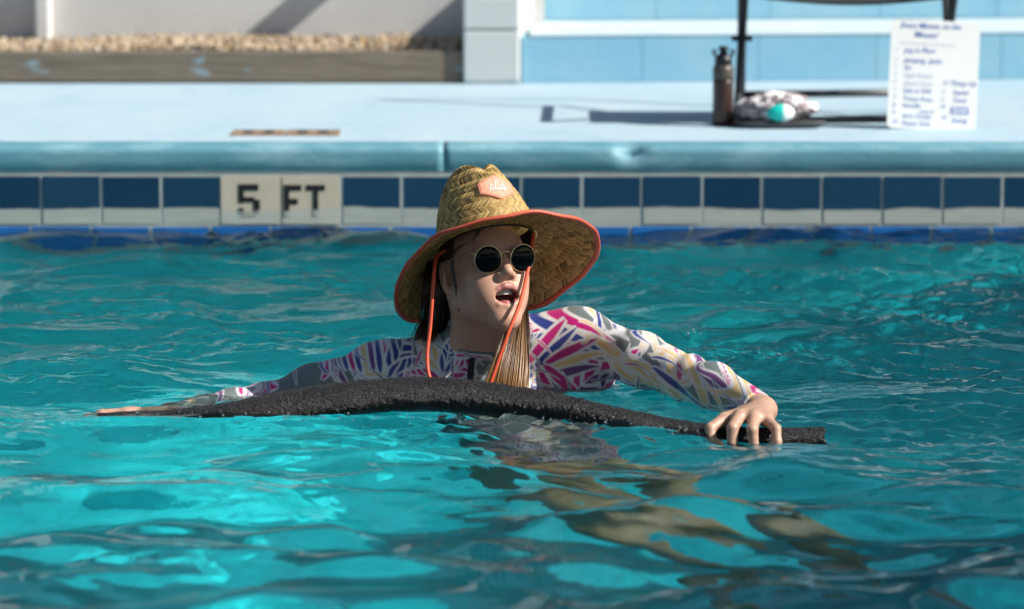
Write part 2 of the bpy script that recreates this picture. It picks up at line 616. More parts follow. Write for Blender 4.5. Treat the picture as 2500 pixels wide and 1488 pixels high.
# gravel: many small shells and stones in one heap
ico = bmesh.new()
bmesh.ops.create_icosphere(ico, subdivisions=1, radius=1.0)
iv = np.array([v.co for v in ico.verts])
ifc = np.array([[v.index for v in f.verts] for f in ico.faces])
ico.free()
NG = 5200
gx = rng.uniform(-2.2, plx1 - 0.02, NG)
gy = BACK_Y + 0.05 + rng.uniform(0, 1, NG) ** 0.9 * (wall_y - BACK_Y - 0.06)
heap = 0.012 * np.exp(-((gx + 0.36) / 0.09) ** 2) + 0.006 * np.sin(gx * 5) + 0.016 * (gy - BACK_Y) / 0.4
gz = 0.320 + heap + rng.uniform(-0.004, 0.010, NG)
gs = rng.uniform(0.004, 0.0115, NG)
V, F = [], []
for i in range(NG):
    e = np.array(Euler(tuple(rng.uniform(0, 6.28, 3))).to_matrix())
    s = gs[i] * np.array([rng.uniform(0.8, 1.5), rng.uniform(0.7, 1.2), rng.uniform(0.4, 0.8)])
    V.append((iv * s * rng.uniform(0.8, 1.2, (len(iv), 1))) @ e.T + np.array([gx[i], gy[i], gz[i]]))
    F.append(ifc + i * len(iv))
gr = npmesh('shell_gravel', np.vstack(V), np.vstack(F), M['gravel'], smooth=False)
tag(gr, 'tan broken shell gravel filling the bed behind the timber board', 'gravel', kind='stuff')

ww = empty('white_wall', (plx1 - 1.0, wall_y, 0.2))
tag(ww, 'white painted wall behind the gravel bed, crossed by slanting shadows', 'wall')
box('wall_panel', (-6.0, wall_y, 0.0), (plx1 + 0.25, wall_y + 0.15, 0.90), M['white_wall'], ww)
px0, px1 = W(88, 60, wall_y)[0], W(128, 60, wall_y)[0]
box('pilaster', (px0, wall_y - 0.058, 0.30), (px1, wall_y + 0.01, 0.89), M['white_trim'], ww, 0.012, 3, smooth=False)
# beam sticking out of the wall above the picture: its shadow crosses the wall
A = W(690, 50, wall_y)
bt = 0.46
bx_, bz_ = A[0] + bt, A[2] + bt * 0.85
box('beam', (bx_ - 0.035, wall_y - 0.185, bz_ - 0.03), (bx_ + 0.035, wall_y - 0.002, bz_ + 0.03), M['white_trim'], ww, 0.004)

# unseen dark panel, posts and roof added to darken reflections in the water
M['backdrop'] = mottled('dark_backdrop', (0.030, 0.042, 0.045), (0.045, 0.06, 0.055), 3, 0.9, 0.0)
box('added_dark_backdrop', (-9.0, 5.75, 0.24), (9.0, 5.80, 3.3), M['backdrop'], ww)
for k in range(7):
    box('added_backdrop_post', (-6.0 + k * 2.0, 5.66, 0.24), (-5.86 + k * 2.0, 5.745, 3.3), M['white_trim'], ww, 0.004)
box('added_backdrop_roof', (-9.3, 5.3, 3.305), (9.3, 9.0, 3.5), M['timber'], ww, 0.01)

# unseen sheet on posts, added to shade the pool floor near the camera
can = empty('added_shade_blocker', (4.0, -4.0, DECK_Z))
tag(can, 'unseen pale sheet added to shade the near end of the pool', 'shade blocker')
box('added_shade_sheet', (-3.0, -9.5, 3.20), (13.0, -1.92, 3.24), M['white_trim'], can)
for (x, y) in ((-2.9, -9.0), (12.9, -9.0), (12.9, -2.1)):
    box('post', (x - 0.05, y - 0.05, DECK_Z - 0.01), (x + 0.05, y + 0.05, 3.199), M['white_trim'], can)

# pillar of painted block
xl, xr = W(1131, 120, BACK_Y - 0.02)[0], W(1268, 120, BACK_Y - 0.02)[0]
pl = empty('block_pillar', ((xl + xr) / 2, BACK_Y, DECK_Z))
tag(pl, 'pale grey-white painted block pillar between gravel bed and blue wall', 'pillar')
for (za, zb) in ((DECK_Z + 0.002, 0.392), (0.396, 0.497)):
    xb = xr + 0.060
    zb_ = zb
    vs = [(xl, BACK_Y - 0.02, za), (xr, BACK_Y - 0.02, za), (xb, 5.06, za), (xl, 5.06, za),
          (xl, BACK_Y - 0.02, zb_), (xr, BACK_Y - 0.02, zb_), (xb, 5.06, zb_), (xl, 5.06, zb_)]
    bm = bmesh.new()
    bv = [bm.verts.new(v) for v in vs]
    for f in ((3, 2, 1, 0), (4, 5, 6, 7), (0, 1, 5, 4), (1, 2, 6, 5), (2, 3, 7, 6), (3, 0, 4, 7)):
        bm.faces.new([bv[q] for q in f])
    bmobj('block', bm, M['pillar'], pl, bevel=0.006, seg=2)

# blue block wall: low platform course with a pale ledge, recessed wall above
bw = empty('blue_wall', (1.0, BACK_Y, DECK_Z))
tag(bw, 'light blue painted block wall with a pale ledge', 'wall')
slope = 0.10                      # the wall runs away to the right
yb = lambda x: BACK_Y + max(0.0, x) * slope


def wblock(name, xa, xb, z0, z1, dy, th, mat, bev=0.006):
    bm = bmesh.new()
    vs = []
    for z in (z0, z1):
        vs += [(xa, yb(xa) + dy, z), (xb, yb(xb) + dy, z), (xb, yb(xb) + dy + th, z), (xa, yb(xa) + dy + th, z)]
    bv = [bm.verts.new(v) for v in vs]
    for f in ((3, 2, 1, 0), (4, 5, 6, 7), (0, 1, 5, 4), (1, 2, 6, 5), (2, 3, 7, 6), (3, 0, 4, 7)):
        bm.faces.new([bv[q] for q in f])
    return bmobj(name, bm, mat, bw, bevel=bev, seg=2)


js = [xr + 0.006] + [W(q, 150, BACK_Y + 0.1)[0] for q in (1566, 1850, 2140, 2450, 2760)] + [2.4, 2.8, 3.2]
for a, b in zip(js[:-1], js[1:]):
    wblock('block', a + 0.0005, b - 0.0005, DECK_Z + 0.001, 0.371, 0.004, 0.5, M['block'], 0.0018)
box_led = wblock('ledge', xr + 0.030, 3.2, 0.3715, 0.384, 0.0, 0.60, M['ledge'], 0.005)
ju = [xr + 0.061] + [W(q, 20, BACK_Y + 0.7)[0] for q in (1600, 1880, 2150, 2440, 2740)] + [2.4, 2.8, 3.2]
for a, b in zip(ju[:-1], ju[1:]):
    wblock('block', a + 0.0005, b - 0.0005, 0.3845, 0.58, 0.605, 0.2, M['block'], 0.0018)
    wblock('block', a + 0.0005, b - 0.0005, 0.583, 0.78, 0.605, 0.2, M['block'], 0.0018)
wblock('cap', ju[0], 3.2, 0.783, 0.83, 0.59, 0.23, M['ledge'], 0.01)

# ------------------------------------------------------------------ water
def wave_field(nx, ny, dx, seed):
    r = np.random.default_rng(seed)
    kx = 2 * np.pi * np.fft.fftfreq(nx, dx)[None, :]
    ky = 2 * np.pi * np.fft.fftfreq(ny, dx)[:, None]
    k = np.hypot(kx, ky) + 1e-6
    lam = 2 * np.pi / k

    def band(l0, sg, amp, aniso=0.0):
        sp = np.exp(-(np.log(lam / l0) / sg) ** 2) / k * (0.35 + aniso * (ky / k) ** 2)
        z = np.fft.ifft2(sp * (r.normal(size=k.shape) + 1j * r.normal(size=k.shape))).real
        return z / z.std() * amp
    return band


dx = 0.0082
wx = np.arange(-1.95, 1.95 + 1e-6, dx)
wy = np.arange(-2.75, WALL_Y - 0.010, dx)
nxw, nyw = len(wx), len(wy)
band = wave_field(nxw + 80, nyw + 80, dx, 5)
XX, YY = np.meshgrid(wx, wy)
cut = lambda a: a[:nyw, :nxw]
swell = cut(band(0.62, 0.38, 0.0125, 1.6))
mid = cut(band(0.24, 0.42, 0.0052, 1.0))
chop = cut(band(0.095, 0.40, 0.0025, 0.7))
rip = cut(band(0.042, 0.35, 0.00115, 0.3))
# fine chop is strong beyond the swimmer, the nearest water is smoother and longer
near = 1 / (1 + np.exp(-(YY + 0.55) / 0.22))          # 0 near camera, 1 beyond
rough_patch = np.clip(0.70 + 0.45 * cut(band(0.8, 0.5, 1.0)) + 0.35 * np.clip(XX, -0.6, 1.2), 0.12, 1.7)
calm = 1 - 0.68 * np.exp(-((YY + 0.28) / 0.34) ** 2) * np.exp(-(XX / 0.95) ** 4)
swell, mid = swell * calm, mid * calm
H = swell * (1.0 - 0.25 * near) + mid * (1.15 - 0.25 * near) + chop * (0.35 + 1.0 * near) * rough_patch + rip * (0.18 + 1.05 * near) * rough_patch
# rings spreading from where the arms stir the water
for (cx_, cy_, a0, l0) in ((-0.66, -0.30, 0.0022, 0.055), (0.33, -0.22, 0.0020, 0.06), (0.45, -0.42, 0.0022, 0.05), (-0.25, 0.02, 0.0018, 0.06)):
    r_ = np.hypot(XX - cx_, (YY - cy_))
    H += a0 * np.cos(2 * np.pi * r_ / l0) * np.exp(-(r_ / 0.16) ** 2)
H -= 0.006 * np.exp(-((XX - 0.05) / 0.5) ** 2 - ((YY + 0.32) / 0.14) ** 2)
edge = np.minimum.reduce([np.clip((XX - wx[0]) / 0.2, 0, 1), np.clip((wx[-1] - XX) / 0.2, 0, 1), np.clip((YY - wy[0]) / 0.2, 0, 1)])
H *= edge
H += 0.008 * np.clip((YY - 1.4) / 1.0, 0, 1)
WATER_H = H


def water_z(x, y):
    i = int(np.clip((y - wy[0]) / dx, 0, nyw - 1))
    j = int(np.clip((x - wx[0]) / dx, 0, nxw - 1))
    return float(H[i, j])


V = np.stack([XX, YY, H], -1).reshape(-1, 3)
i0 = (np.arange(nyw - 1)[:, None] * nxw + np.arange(nxw - 1)[None, :]).ravel()
F = np.stack([i0, i0 + 1, i0 + nxw + 1, i0 + nxw], -1)
b = len(V)
ext = np.array([(PX0, PY0, 0), (PX1, PY0, 0), (PX1, wy[0], 0), (PX0, wy[0], 0),
                (PX0, wy[0], 0), (wx[0], wy[0], 0), (wx[0], WALL_Y, 0), (PX0, WALL_Y, 0),
                (wx[-1], wy[0], 0), (PX1, wy[0], 0), (PX1, WALL_Y, 0), (wx[-1], WALL_Y, 0)], float)
V = np.vstack([V, ext])
F = np.vstack([F, np.arange(12).reshape(3, 4) + b])
mw = bpy.data.materials.new('pool_water')
mw.use_nodes = True
wt = mw.node_tree
wt.nodes.clear()
out = wt.nodes.new('ShaderNodeOutputMaterial')
fr = wt.nodes.new('ShaderNodeFresnel'); fr.inputs['IOR'].default_value = 1.33
gp = wt.nodes.new('ShaderNodeNewGeometry')
def wnoise(scale, sx_, sy_, detail, rough):
    mp_ = wt.nodes.new('ShaderNodeMapping'); mp_.inputs['Scale'].default_value = (sx_, sy_, 1)
    wt.links.new(gp.outputs['Position'], mp_.inputs['Vector'])
    n_ = wt.nodes.new('ShaderNodeTexNoise'); n_.inputs['Scale'].default_value = scale; n_.inputs['Detail'].default_value = detail; n_.inputs['Roughness'].default_value = rough
    n_.inputs['Distortion'].default_value = 0.6
    wt.links.new(mp_.outputs[0], n_.inputs['Vector'])
    return n_.outputs[0]
def wm(op, a, b_):
    d_ = wt.nodes.new('ShaderNodeMath'); d_.operation = op
    for i_, v_ in enumerate((a, b_)):
        if isinstance(v_, (int, float)): d_.inputs[i_].default_value = v_
        else: wt.links.new(v_, d_.inputs[i_])
    return d_.outputs[0]
sepw = wt.nodes.new('ShaderNodeSeparateXYZ'); wt.links.new(gp.outputs['Position'], sepw.inputs[0])
mr_ = wt.nodes.new('ShaderNodeMapRange'); wt.links.new(sepw.outputs['Y'], mr_.inputs[0])
mr_.inputs[1].default_value = -1.3; mr_.inputs[2].default_value = -0.2; mr_.inputs[3].default_value = 0.22; mr_.inputs[4].default_value = 1.0
patch = wm('ADD', 0.35, wm('MULTIPLY', wnoise(2.2, 1, 1, 2, 0.5), 1.2))
fine = wm('ADD', wnoise(17.0, 1, 1.3, 3, 0.6), wm('MULTIPLY', wnoise(40.0, 1, 0.8, 1, 0.5), 0.25))
fine = wm('MULTIPLY', wm('MULTIPLY', fine, patch), mr_.outputs[0])
bp = wt.nodes.new('ShaderNodeBump'); bp.inputs['Strength'].default_value = 1.0; bp.inputs['Distance'].default_value = 0.0028
wt.links.new(fine, bp.inputs['Height'])
gl = wt.nodes.new('ShaderNodeBsdfGlossy'); gl.inputs['Roughness'].default_value = 0.02
rf = wt.nodes.new('ShaderNodeBsdfRefraction'); rf.inputs['IOR'].default_value = 1.33; rf.inputs['Roughness'].default_value = 0.0
rf.inputs['Color'].default_value = (0.86, 0.985, 0.985, 1)
tp = wt.nodes.new('ShaderNodeBsdfTransparent'); tp.inputs['Color'].default_value = (0.86, 0.985, 0.985, 1)
m1 = wt.nodes.new('ShaderNodeMixShader'); 
mrx = wt.nodes.new('ShaderNodeMapRange'); wt.links.new(sepw.outputs['X'], mrx.inputs[0])
mrx.inputs[1].default_value = 1.30; mrx.inputs[2].default_value = 1.75; mrx.inputs[3].default_value = 0.055; mrx.inputs[4].default_value = 0.92
wt.links.new(mrx.outputs[0], m1.inputs[0])
wt.links.new(rf.outputs[0], m1.inputs[1]); wt.links.new(tp.outputs[0], m1.inputs[2])
m2 = wt.nodes.new('ShaderNodeMixShader')
wt.links.new(bp.outputs[0], gl.inputs['Normal']); wt.links.new(bp.outputs[0], rf.inputs['Normal']); wt.links.new(bp.outputs[0], fr.inputs['Normal'])
wt.links.new(fr.outputs[0], m2.inputs[0]); wt.links.new(m1.outputs[0], m2.inputs[1]); wt.links.new(gl.outputs[0], m2.inputs[2])
wt.links.new(m2.outputs[0], out.inputs[0])
M['water'] = mw
wo = npmesh('water', V, F, M['water'])
wo['kind'] = 'structure'

# ------------------------------------------------------------------ things on the deck
M['metal_dark'] = plain('black_metal', (0.018, 0.020, 0.023), 0.45, 0.3)
M['metal_grey'] = plain('grey_metal', (0.10, 0.105, 0.11), 0.42, 0.6, var=0.25)
M['rust'] = mottled('rusty_end', (0.30, 0.10, 0.04), (0.16, 0.07, 0.04), 60, 0.8, 0.3)
M['seat_fabric'] = plain('black_mesh_fabric', (0.02, 0.025, 0.032), 0.9, bump=0.3)

CY0, CY1 = 2.95, 3.42               # front and rear feet of the chair
cxl, cxr = W(1803, 290, CY0)[0], W(2318, 290, CY0)[0]
ch = empty('folding_chair', ((cxl + cxr) / 2, 3.25, DECK_Z))
tag(ch, 'dark metal folding chair frame standing on the blue deck at right', 'chair')
zf = DECK_Z
for k, x in enumerate((cxl, cxr)):
    fx = x - 0.004
    tubes('leg', [(np.array([[fx, CY0, zf + 0.012], [x + 0.02, 3.185, zf + 0.215], [x + 0.035, CY1 + 0.02, zf + 0.43]]), 0.0108)], M['metal_grey'], ch)
    tubes('leg', [(np.array([[x + 0.034, CY1, zf + 0.012], [x + 0.022, 3.185, zf + 0.225], [x + 0.016, CY0 - 0.01, zf + 0.45]]), 0.0120)], M['metal_dark'], ch)
    tubes('foot_cap', [(np.array([[fx - 0.003, CY0 - 0.004, zf + 0.001], [fx + 0.002, CY0 + 0.024, zf + 0.026]]), 0.0125)], M['rust'], ch)
    tubes('pivot', [(np.array([[x - 0.006, 3.185, zf + 0.22], [x + 0.05, 3.185, zf + 0.22]]), 0.008)], M['metal_dark'], ch)
tubes('rail', [(np.array([[cxl, CY0 + 0.008, zf + 0.014], [cxr, CY0 + 0.008, zf + 0.020]]), 0.010)], M['metal_grey'], ch)
tubes('rail', [(np.array([[cxl + 0.03, CY1 - 0.02, zf + 0.048], [cxr + 0.03, CY1 - 0.02, zf + 0.055]]), 0.0105)], M['metal_grey'], ch)
# cross bars and side rails of the seat, above the picture
for x in (cxl + 0.018, cxr + 0.018):
    tubes('seat_rail', [(np.array([[x, CY0 - 0.04, zf + 0.452], [x, CY1 + 0.03, zf + 0.442]]), 0.011)], M['metal_dark'], ch)
    tubes('back_post', [(np.array([[x, CY1 - 0.02, zf + 0.44], [x, CY1 + 0.10, zf + 0.86]]), 0.011)], M['metal_dark'], ch)
sg = np.linspace(0, 1, 12)
sV = [(cxl + 0.02 + u * (cxr - cxl), 2.93 + v * 0.37, zf + 0.352 - 0.022 * math.sin(math.pi * u)) for u in sg for v in (0, 0.5, 1)]
sF = [(i * 3 + j, (i + 1) * 3 + j, (i + 1) * 3 + j + 1, i * 3 + j + 1) for i in range(11) for j in range(2)]
st_ = pymesh('seat', sV, sF, M['seat_fabric'], ch, True)
st_.modifiers.new('thick', 'SOLIDIFY').thickness = 0.006
tubes('cross_bar', [(np.stack([cxl + 0.02 + sg * (cxr - cxl), 0 * sg + CY0 - 0.02, zf + 0.445 - 0.03 * np.sin(np.pi * sg)], 1), 0.006)], M['metal_dark'], ch)
tubes('cross_bar', [(np.stack([cxl + 0.02 + sg * (cxr - cxl), 0 * sg + CY1 + 0.10, 0 * sg + zf + 0.86], 1), 0.009)], M['metal_dark'], ch)

# water bottle
bxc = W(1765, 290, 2.96)
bo = empty('water_bottle', (bxc[0], 2.96, DECK_Z))
tag(bo, 'dark brown water bottle with black spout lid beside the chair', 'bottle')
M['bottle'] = plain('smoked_plastic', (0.050, 0.022, 0.017), 0.28, var=0.3)
M['bottle_band'] = plain('grey_brown_band', (0.085, 0.070, 0.058), 0.4)
M['lid'] = plain('black_plastic', (0.008, 0.010, 0.013), 0.4)
bl = (bxc[0], 2.96, DECK_Z)
lathe('bottle_body', [(0.025, 0.0005), (0.0285, 0.004), (0.0285, 0.03), (0.0275, 0.09), (0.0278, 0.118), (0.0265, 0.125)], M['bottle'], bo, bl)
lathe('bottle_band', [(0.0270, 0.1255), (0.0284, 0.129), (0.0284, 0.150), (0.0262, 0.160), (0.022, 0.164)], M['bottle_band'], bo, bl)
lathe('lid', [(0.0225, 0.1645), (0.0235, 0.167), (0.0235, 0.178), (0.020, 0.188), (0.014, 0.192)], M['lid'], bo, bl)
lathe('spout', [(0.012, 0.1925), (0.009, 0.203), (0.013, 0.2035), (0.0135, 0.211), (0.010, 0.214)], M['lid'], bo, bl)
tubes('carry_loop', [(np.array([[bl[0] - 0.021, 2.96, DECK_Z + 0.186], [bl[0] - 0.029, 2.96, DECK_Z + 0.203], [bl[0] - 0.017, 2.96, DECK_Z + 0.201]]), 0.004)], M['lid'], bo, 8)
tubes('carry_loop', [(np.array([[bl[0] + 0.021, 2.96, DECK_Z + 0.186], [bl[0] + 0.029, 2.96, DECK_Z + 0.203], [bl[0] + 0.017, 2.96, DECK_Z + 0.201]]), 0.004)], M['lid'], bo, 8)

# tray with a patterned pouch and a turquoise ball
M['tray'] = plain('dark_grey_tray', (0.055, 0.06, 0.065), 0.6)
sx = W(1905, 285, 2.90)[0]
tr = empty('grey_tray', (sx, 2.90, DECK_Z))
tag(tr, 'flat dark grey tray lying on the deck under the chair', 'tray')
prof = []
for s_, zz in ((0.88, 0.0015), (1.0, 0.012), (1.02, 0.020), (0.98, 0.020), (0.94, 0.010)):
    prof.append([(sx + 0.118 * s_ * math.copysign(abs(math.cos(a)) ** 0.6, math.cos(a)), 2.905 + 0.045 * s_ * math.copysign(abs(math.sin(a)) ** 0.7, math.sin(a)), DECK_Z + zz) for a in np.linspace(0, 2 * math.pi, 40, endpoint=False)])
V = [v for ring in prof for v in ring]
Fq = [(i * 40 + j, i * 40 + (j + 1) % 40, (i + 1) * 40 + (j + 1) % 40, (i + 1) * 40 + j) for i in range(4) for j in range(40)]
Fq += [tuple(range(40))[::-1], tuple(4 * 40 + j for j in range(40))]
pymesh('tray_shell', V, Fq, M['tray'], tr, True)
t = NT('patterned_cloth')
p = t.pos()
vo = t.n('ShaderNodeTexVoronoi', {'Vector': t.n('ShaderNodeVectorMath', {0: p, 1: t.n('ShaderNodeTexNoise', {'Vector': p, 'Scale': 22.0}).outputs[1]}, operation='ADD'), 'Scale': 26.0})
f1 = t.ramp(vo.outputs['Distance'], [(0.40, 0.0), (0.47, 1.0)])
f2 = t.ramp(t.noise(p, 34, 3), [(0.55, 0.0), (0.58, 1.0)])
c = t.mix(f1, (0.66, 0.52, 0.52), (0.015, 0.018, 0.028))
c = t.mix(f2, c, (0.72, 0.70, 0.72))
t.set(Base_Color=c, Roughness=0.8)
M['pouch'] = t.m
bm = bmesh.new()
bmesh.ops.create_icosphere(bm, subdivisions=5, radius=1.0)
for v in bm.verts:
    q = v.co.copy()
    w1 = 1 + 0.16 * mnoise.noise(q * 2.3) + 0.10 * abs(mnoise.noise(q * 5.1))
    v.co = Vector((sx - 0.008 + q.x * 0.105 * w1, 2.912 + q.y * 0.040 * w1, DECK_Z + 0.053 + q.z * 0.042 * w1 * (1.0 - 0.25 * q.x * q.x)))
po = bmobj('patterned_pouch', bm, M['pouch'], smooth=True)
tag(po, 'crumpled black, white and pink patterned pouch on the grey tray', 'pouch')
t = NT('turquoise_ball')
p = t.pos()
sx2 = W(1905, 255, 2.88)[0]
sepb = t.n('ShaderNodeSeparateXYZ', {0: p})
fb = t.n('ShaderNodeMapRange', {0: sepb.outputs['X'], 1: sx2 + 0.004, 2: sx2 + 0.012}).outputs[0]
t.set(Base_Color=t.mix(fb, (0.0, 0.50, 0.43), (0.72, 0.78, 0.75)), Roughness=0.5)
bm = bmesh.new()
bmesh.ops.create_icosphere(bm, subdivisions=4, radius=1.0)
for v in bm.verts:
    q = v.co
    v.co = Vector((sx2 + q.x * 0.037, 2.872 + q.y * 0.022, DECK_Z + 0.042 + q.z * 0.024 * (1 + 0.08 * q.x)))
bb = bmobj('swim_cap', bm, t.m, smooth=True)
tag(bb, 'rounded turquoise and white bundle lying in front of the patterned pouch', 'swim cap')

# handwritten sheet leaning against the chair
t = NT('laminated_sheet')
p = t.pos()
t.set(Base_Color=t.mix(t.noise(p, 8, 4), (0.80, 0.80, 0.78), (0.86, 0.86, 0.83)), Roughness=0.35)
M['sheet'] = t.m
M['marker'] = plain('blue_marker', (0.13, 0.24, 0.66), 0.6, var=0.3)
M['marker_faint'] = plain('faint_marker', (0.58, 0.64, 0.85), 0.6, var=0.15)
sh0, sh1 = W(2156, 306, 2.96), W(2371, 306, 2.96)
Wd = sh1[0] - sh0[0]
Hd = (306 - 46) / (FPX / 9.97) * 1.015
sheet = empty('exercise_sheet', (sh0[0], 2.96, DECK_Z))
tag(sheet, 'white sheet of blue handwritten exercises leaning on the chair', 'sign')
lean = Matrix.Translation((sh0[0], 2.86, DECK_Z + 0.004)) @ Euler((math.radians(-7), math.radians(2.6), math.radians(0))).to_matrix().to_4x4()
rc = 0.014
out_ = []
for (cx_, cz_, a0) in ((Wd - rc, Hd - rc, 0), (rc, Hd - rc, 90), (rc, rc, 180), (Wd - rc, rc, 270)):
    for a in np.linspace(a0, a0 + 90, 5):
        out_.append((cx_ + rc * math.cos(math.radians(a)), cz_ + rc * math.sin(math.radians(a))))
n_ = len(out_)
V = [lean @ Vector((u, 0.0, v)) for u, v in out_] + [lean @ Vector((u, 0.004, v)) for u, v in out_]
Fq = [tuple(range(n_))[::-1], tuple(range(n_, 2 * n_))] + [(i, (i + 1) % n_, n_ + (i + 1) % n_, n_ + i) for i in range(n_)]
pymesh('board', V, Fq, M['sheet'], sheet)
lines = [  # text, u, v from top (0..1), size, faint
    ('Every Minute on the', 0.10, 0.075, 0.021, 0), ('Minute!', 0.26, 0.155, 0.022, 0), ('one min on, then on to the next', 0.10, 0.222, 0.012, 1),
    ('1', 0.05, 0.295, 0.017, 1), ('Jog in Place', 0.16, 0.300, 0.019, 0), ('2', 0.05, 0.385, 0.016, 1), ('Jumping  Jacks', 0.16, 0.390, 0.019, 0),
    ('3', 0.05, 0.460, 0.016, 1), ('Ski', 0.16, 0.460, 0.018, 0), ('4', 0.05, 0.525, 0.016, 1), ('High Knees', 0.16, 0.530, 0.018, 1),
    ('5', 0.05, 0.590, 0.016, 1), ('Quick Kicks', 0.16, 0.600, 0.017, 1), ('11 Things Up', 0.60, 0.585, 0.018, 0),
    ('6', 0.05, 0.66, 0.016, 1), ('Side to Side', 0.16, 0.670, 0.017, 0), ('12', 0.58, 0.66, 0.016, 1), ('Squats', 0.72, 0.665, 0.018, 0),
    ('7', 0.05, 0.735, 0.016, 0), ('Tricep Press', 0.16, 0.740, 0.017, 0), ('13', 0.58, 0.735, 0.016, 1), ('Twist', 0.72, 0.740, 0.018, 0),
    ('8', 0.05, 0.805, 0.016, 0), ('Noodle', 0.16, 0.805, 0.017, 0), ('row it', 0.36, 0.850, 0.016, 0), ('14', 0.58, 0.80, 0.016, 0), ('Jumping', 0.70, 0.808, 0.017, 0), ('Burpees', 0.70, 0.850, 0.017, 0),
    ('9', 0.05, 0.875, 0.016, 0), ('Arm Circles', 0.16, 0.900, 0.017, 0), ('15', 0.60, 0.900, 0.016, 0), ('Swing', 0.72, 0.925, 0.019, 0),
    ('10', 0.05, 0.955, 0.016, 0), ('Flutter Kick', 0.16, 0.968, 0.017, 0)]
for (tx, u, v, size, fl) in lines:
    cu = bpy.data.curves.new('writing', 'FONT')
    cu.body = tx
    cu.size = size
    cu.shear = 0.25
    cu.offset = 0.0001 if not fl else 0.0
    cu.resolution_u = 2
    to = bpy.data.objects.new('writing', cu)
    COL.objects.link(to)
    bpy.context.view_layer.update()
    me = to.to_mesh()
    wig = random.uniform(-0.02, 0.03)
    vs = [lean @ Vector((u * Wd + vv.co.x * 0.93, -0.0012, Hd - v * Hd + vv.co.y + vv.co.x * wig)) for vv in me.vertices]
    fs = [tuple(pgn.vertices) for pgn in me.polygons]
    to.to_mesh_clear()
    bpy.data.objects.remove(to)
    bpy.data.curves.remove(cu)
    pymesh('handwriting', vs, fs, M['marker_faint'] if fl else M['marker'], sheet)

# ------------------------------------------------------------------ signed-distance modelling
def smin(a, b, k):
    h = np.clip(0.5 + 0.5 * (b - a) / k, 0, 1)
    return b + (a - b) * h - k * h * (1 - h)


def rotm(yaw, pitch, roll):
    y, p, r = map(math.radians, (yaw, pitch, roll))
    c, s = math.cos, math.sin
    Rz = np.array([[c(y), -s(y), 0], [s(y), c(y), 0], [0, 0, 1]])
    Rx = np.array([[1, 0, 0], [0, c(p), s(p)], [0, -s(p), c(p)]])
    Ry = np.array([[c(r), 0, s(r)], [0, 1, 0], [-s(r), 0, c(r)]])
    return Rz @ Rx @ Ry


class Field:
    def __init__(s, frame=None):
        s.p = []

    def cap(s, a, b, ra, rb=None, k=0.02, op='u', fr=None):
        a, b = np.array(a, float), np.array(b, float)
        rb = ra if rb is None else rb
        if fr is not None:
            a, b = fr(a), fr(b)
        s.p.append(('c', a, b, ra, rb, k, op, (a + b) / 2, np.linalg.norm(b - a) / 2 + max(ra, rb)))
        return s

    def ell(s, c, r, k=0.02, op='u', R=None, fr=None):
        c, r = np.array(c, float), np.array(r, float)
        if fr is not None:
            c = fr(c)
            R = fr.R if R is None else fr.R @ R
        s.p.append(('e', c, r, R, None, k, op, c, float(r.max())))
        return s

    def chain(s, pts, rad, k=0.02, op='u', fr=None):
        for i in range(len(pts) - 1):
            s.cap(pts[i], pts[i + 1], rad[i], rad[i + 1], k, op, fr)
        return s

    def __call__(s, P, c=None, rad=None):
        d = np.full(len(P), 1.0)
        for (t, a, b, r1, r2, k, op, bc, br) in s.p:
            if c is not None and np.linalg.norm(bc - c) > br + rad + 0.05 + k:
                continue
            if t == 'c':
                ab = b - a
                h = np.clip(((P - a) @ ab) / (ab @ ab + 1e-12), 0, 1)
                q = np.linalg.norm(P - a - h[:, None] * ab, axis=1) - (r1 + (r2 - r1) * h)
            else:
                L = P - a
                if r1 is not None: L = L @ r1
                k0 = np.linalg.norm(L / b, axis=1)
                k1 = np.linalg.norm(L / (b * b), axis=1) + 1e-9
                q = k0 * (k0 - 1) / k1
            if op == 'u':
                d = smin(d, q, k)
            else:
                d = -smin(-d, q, k)
        return d


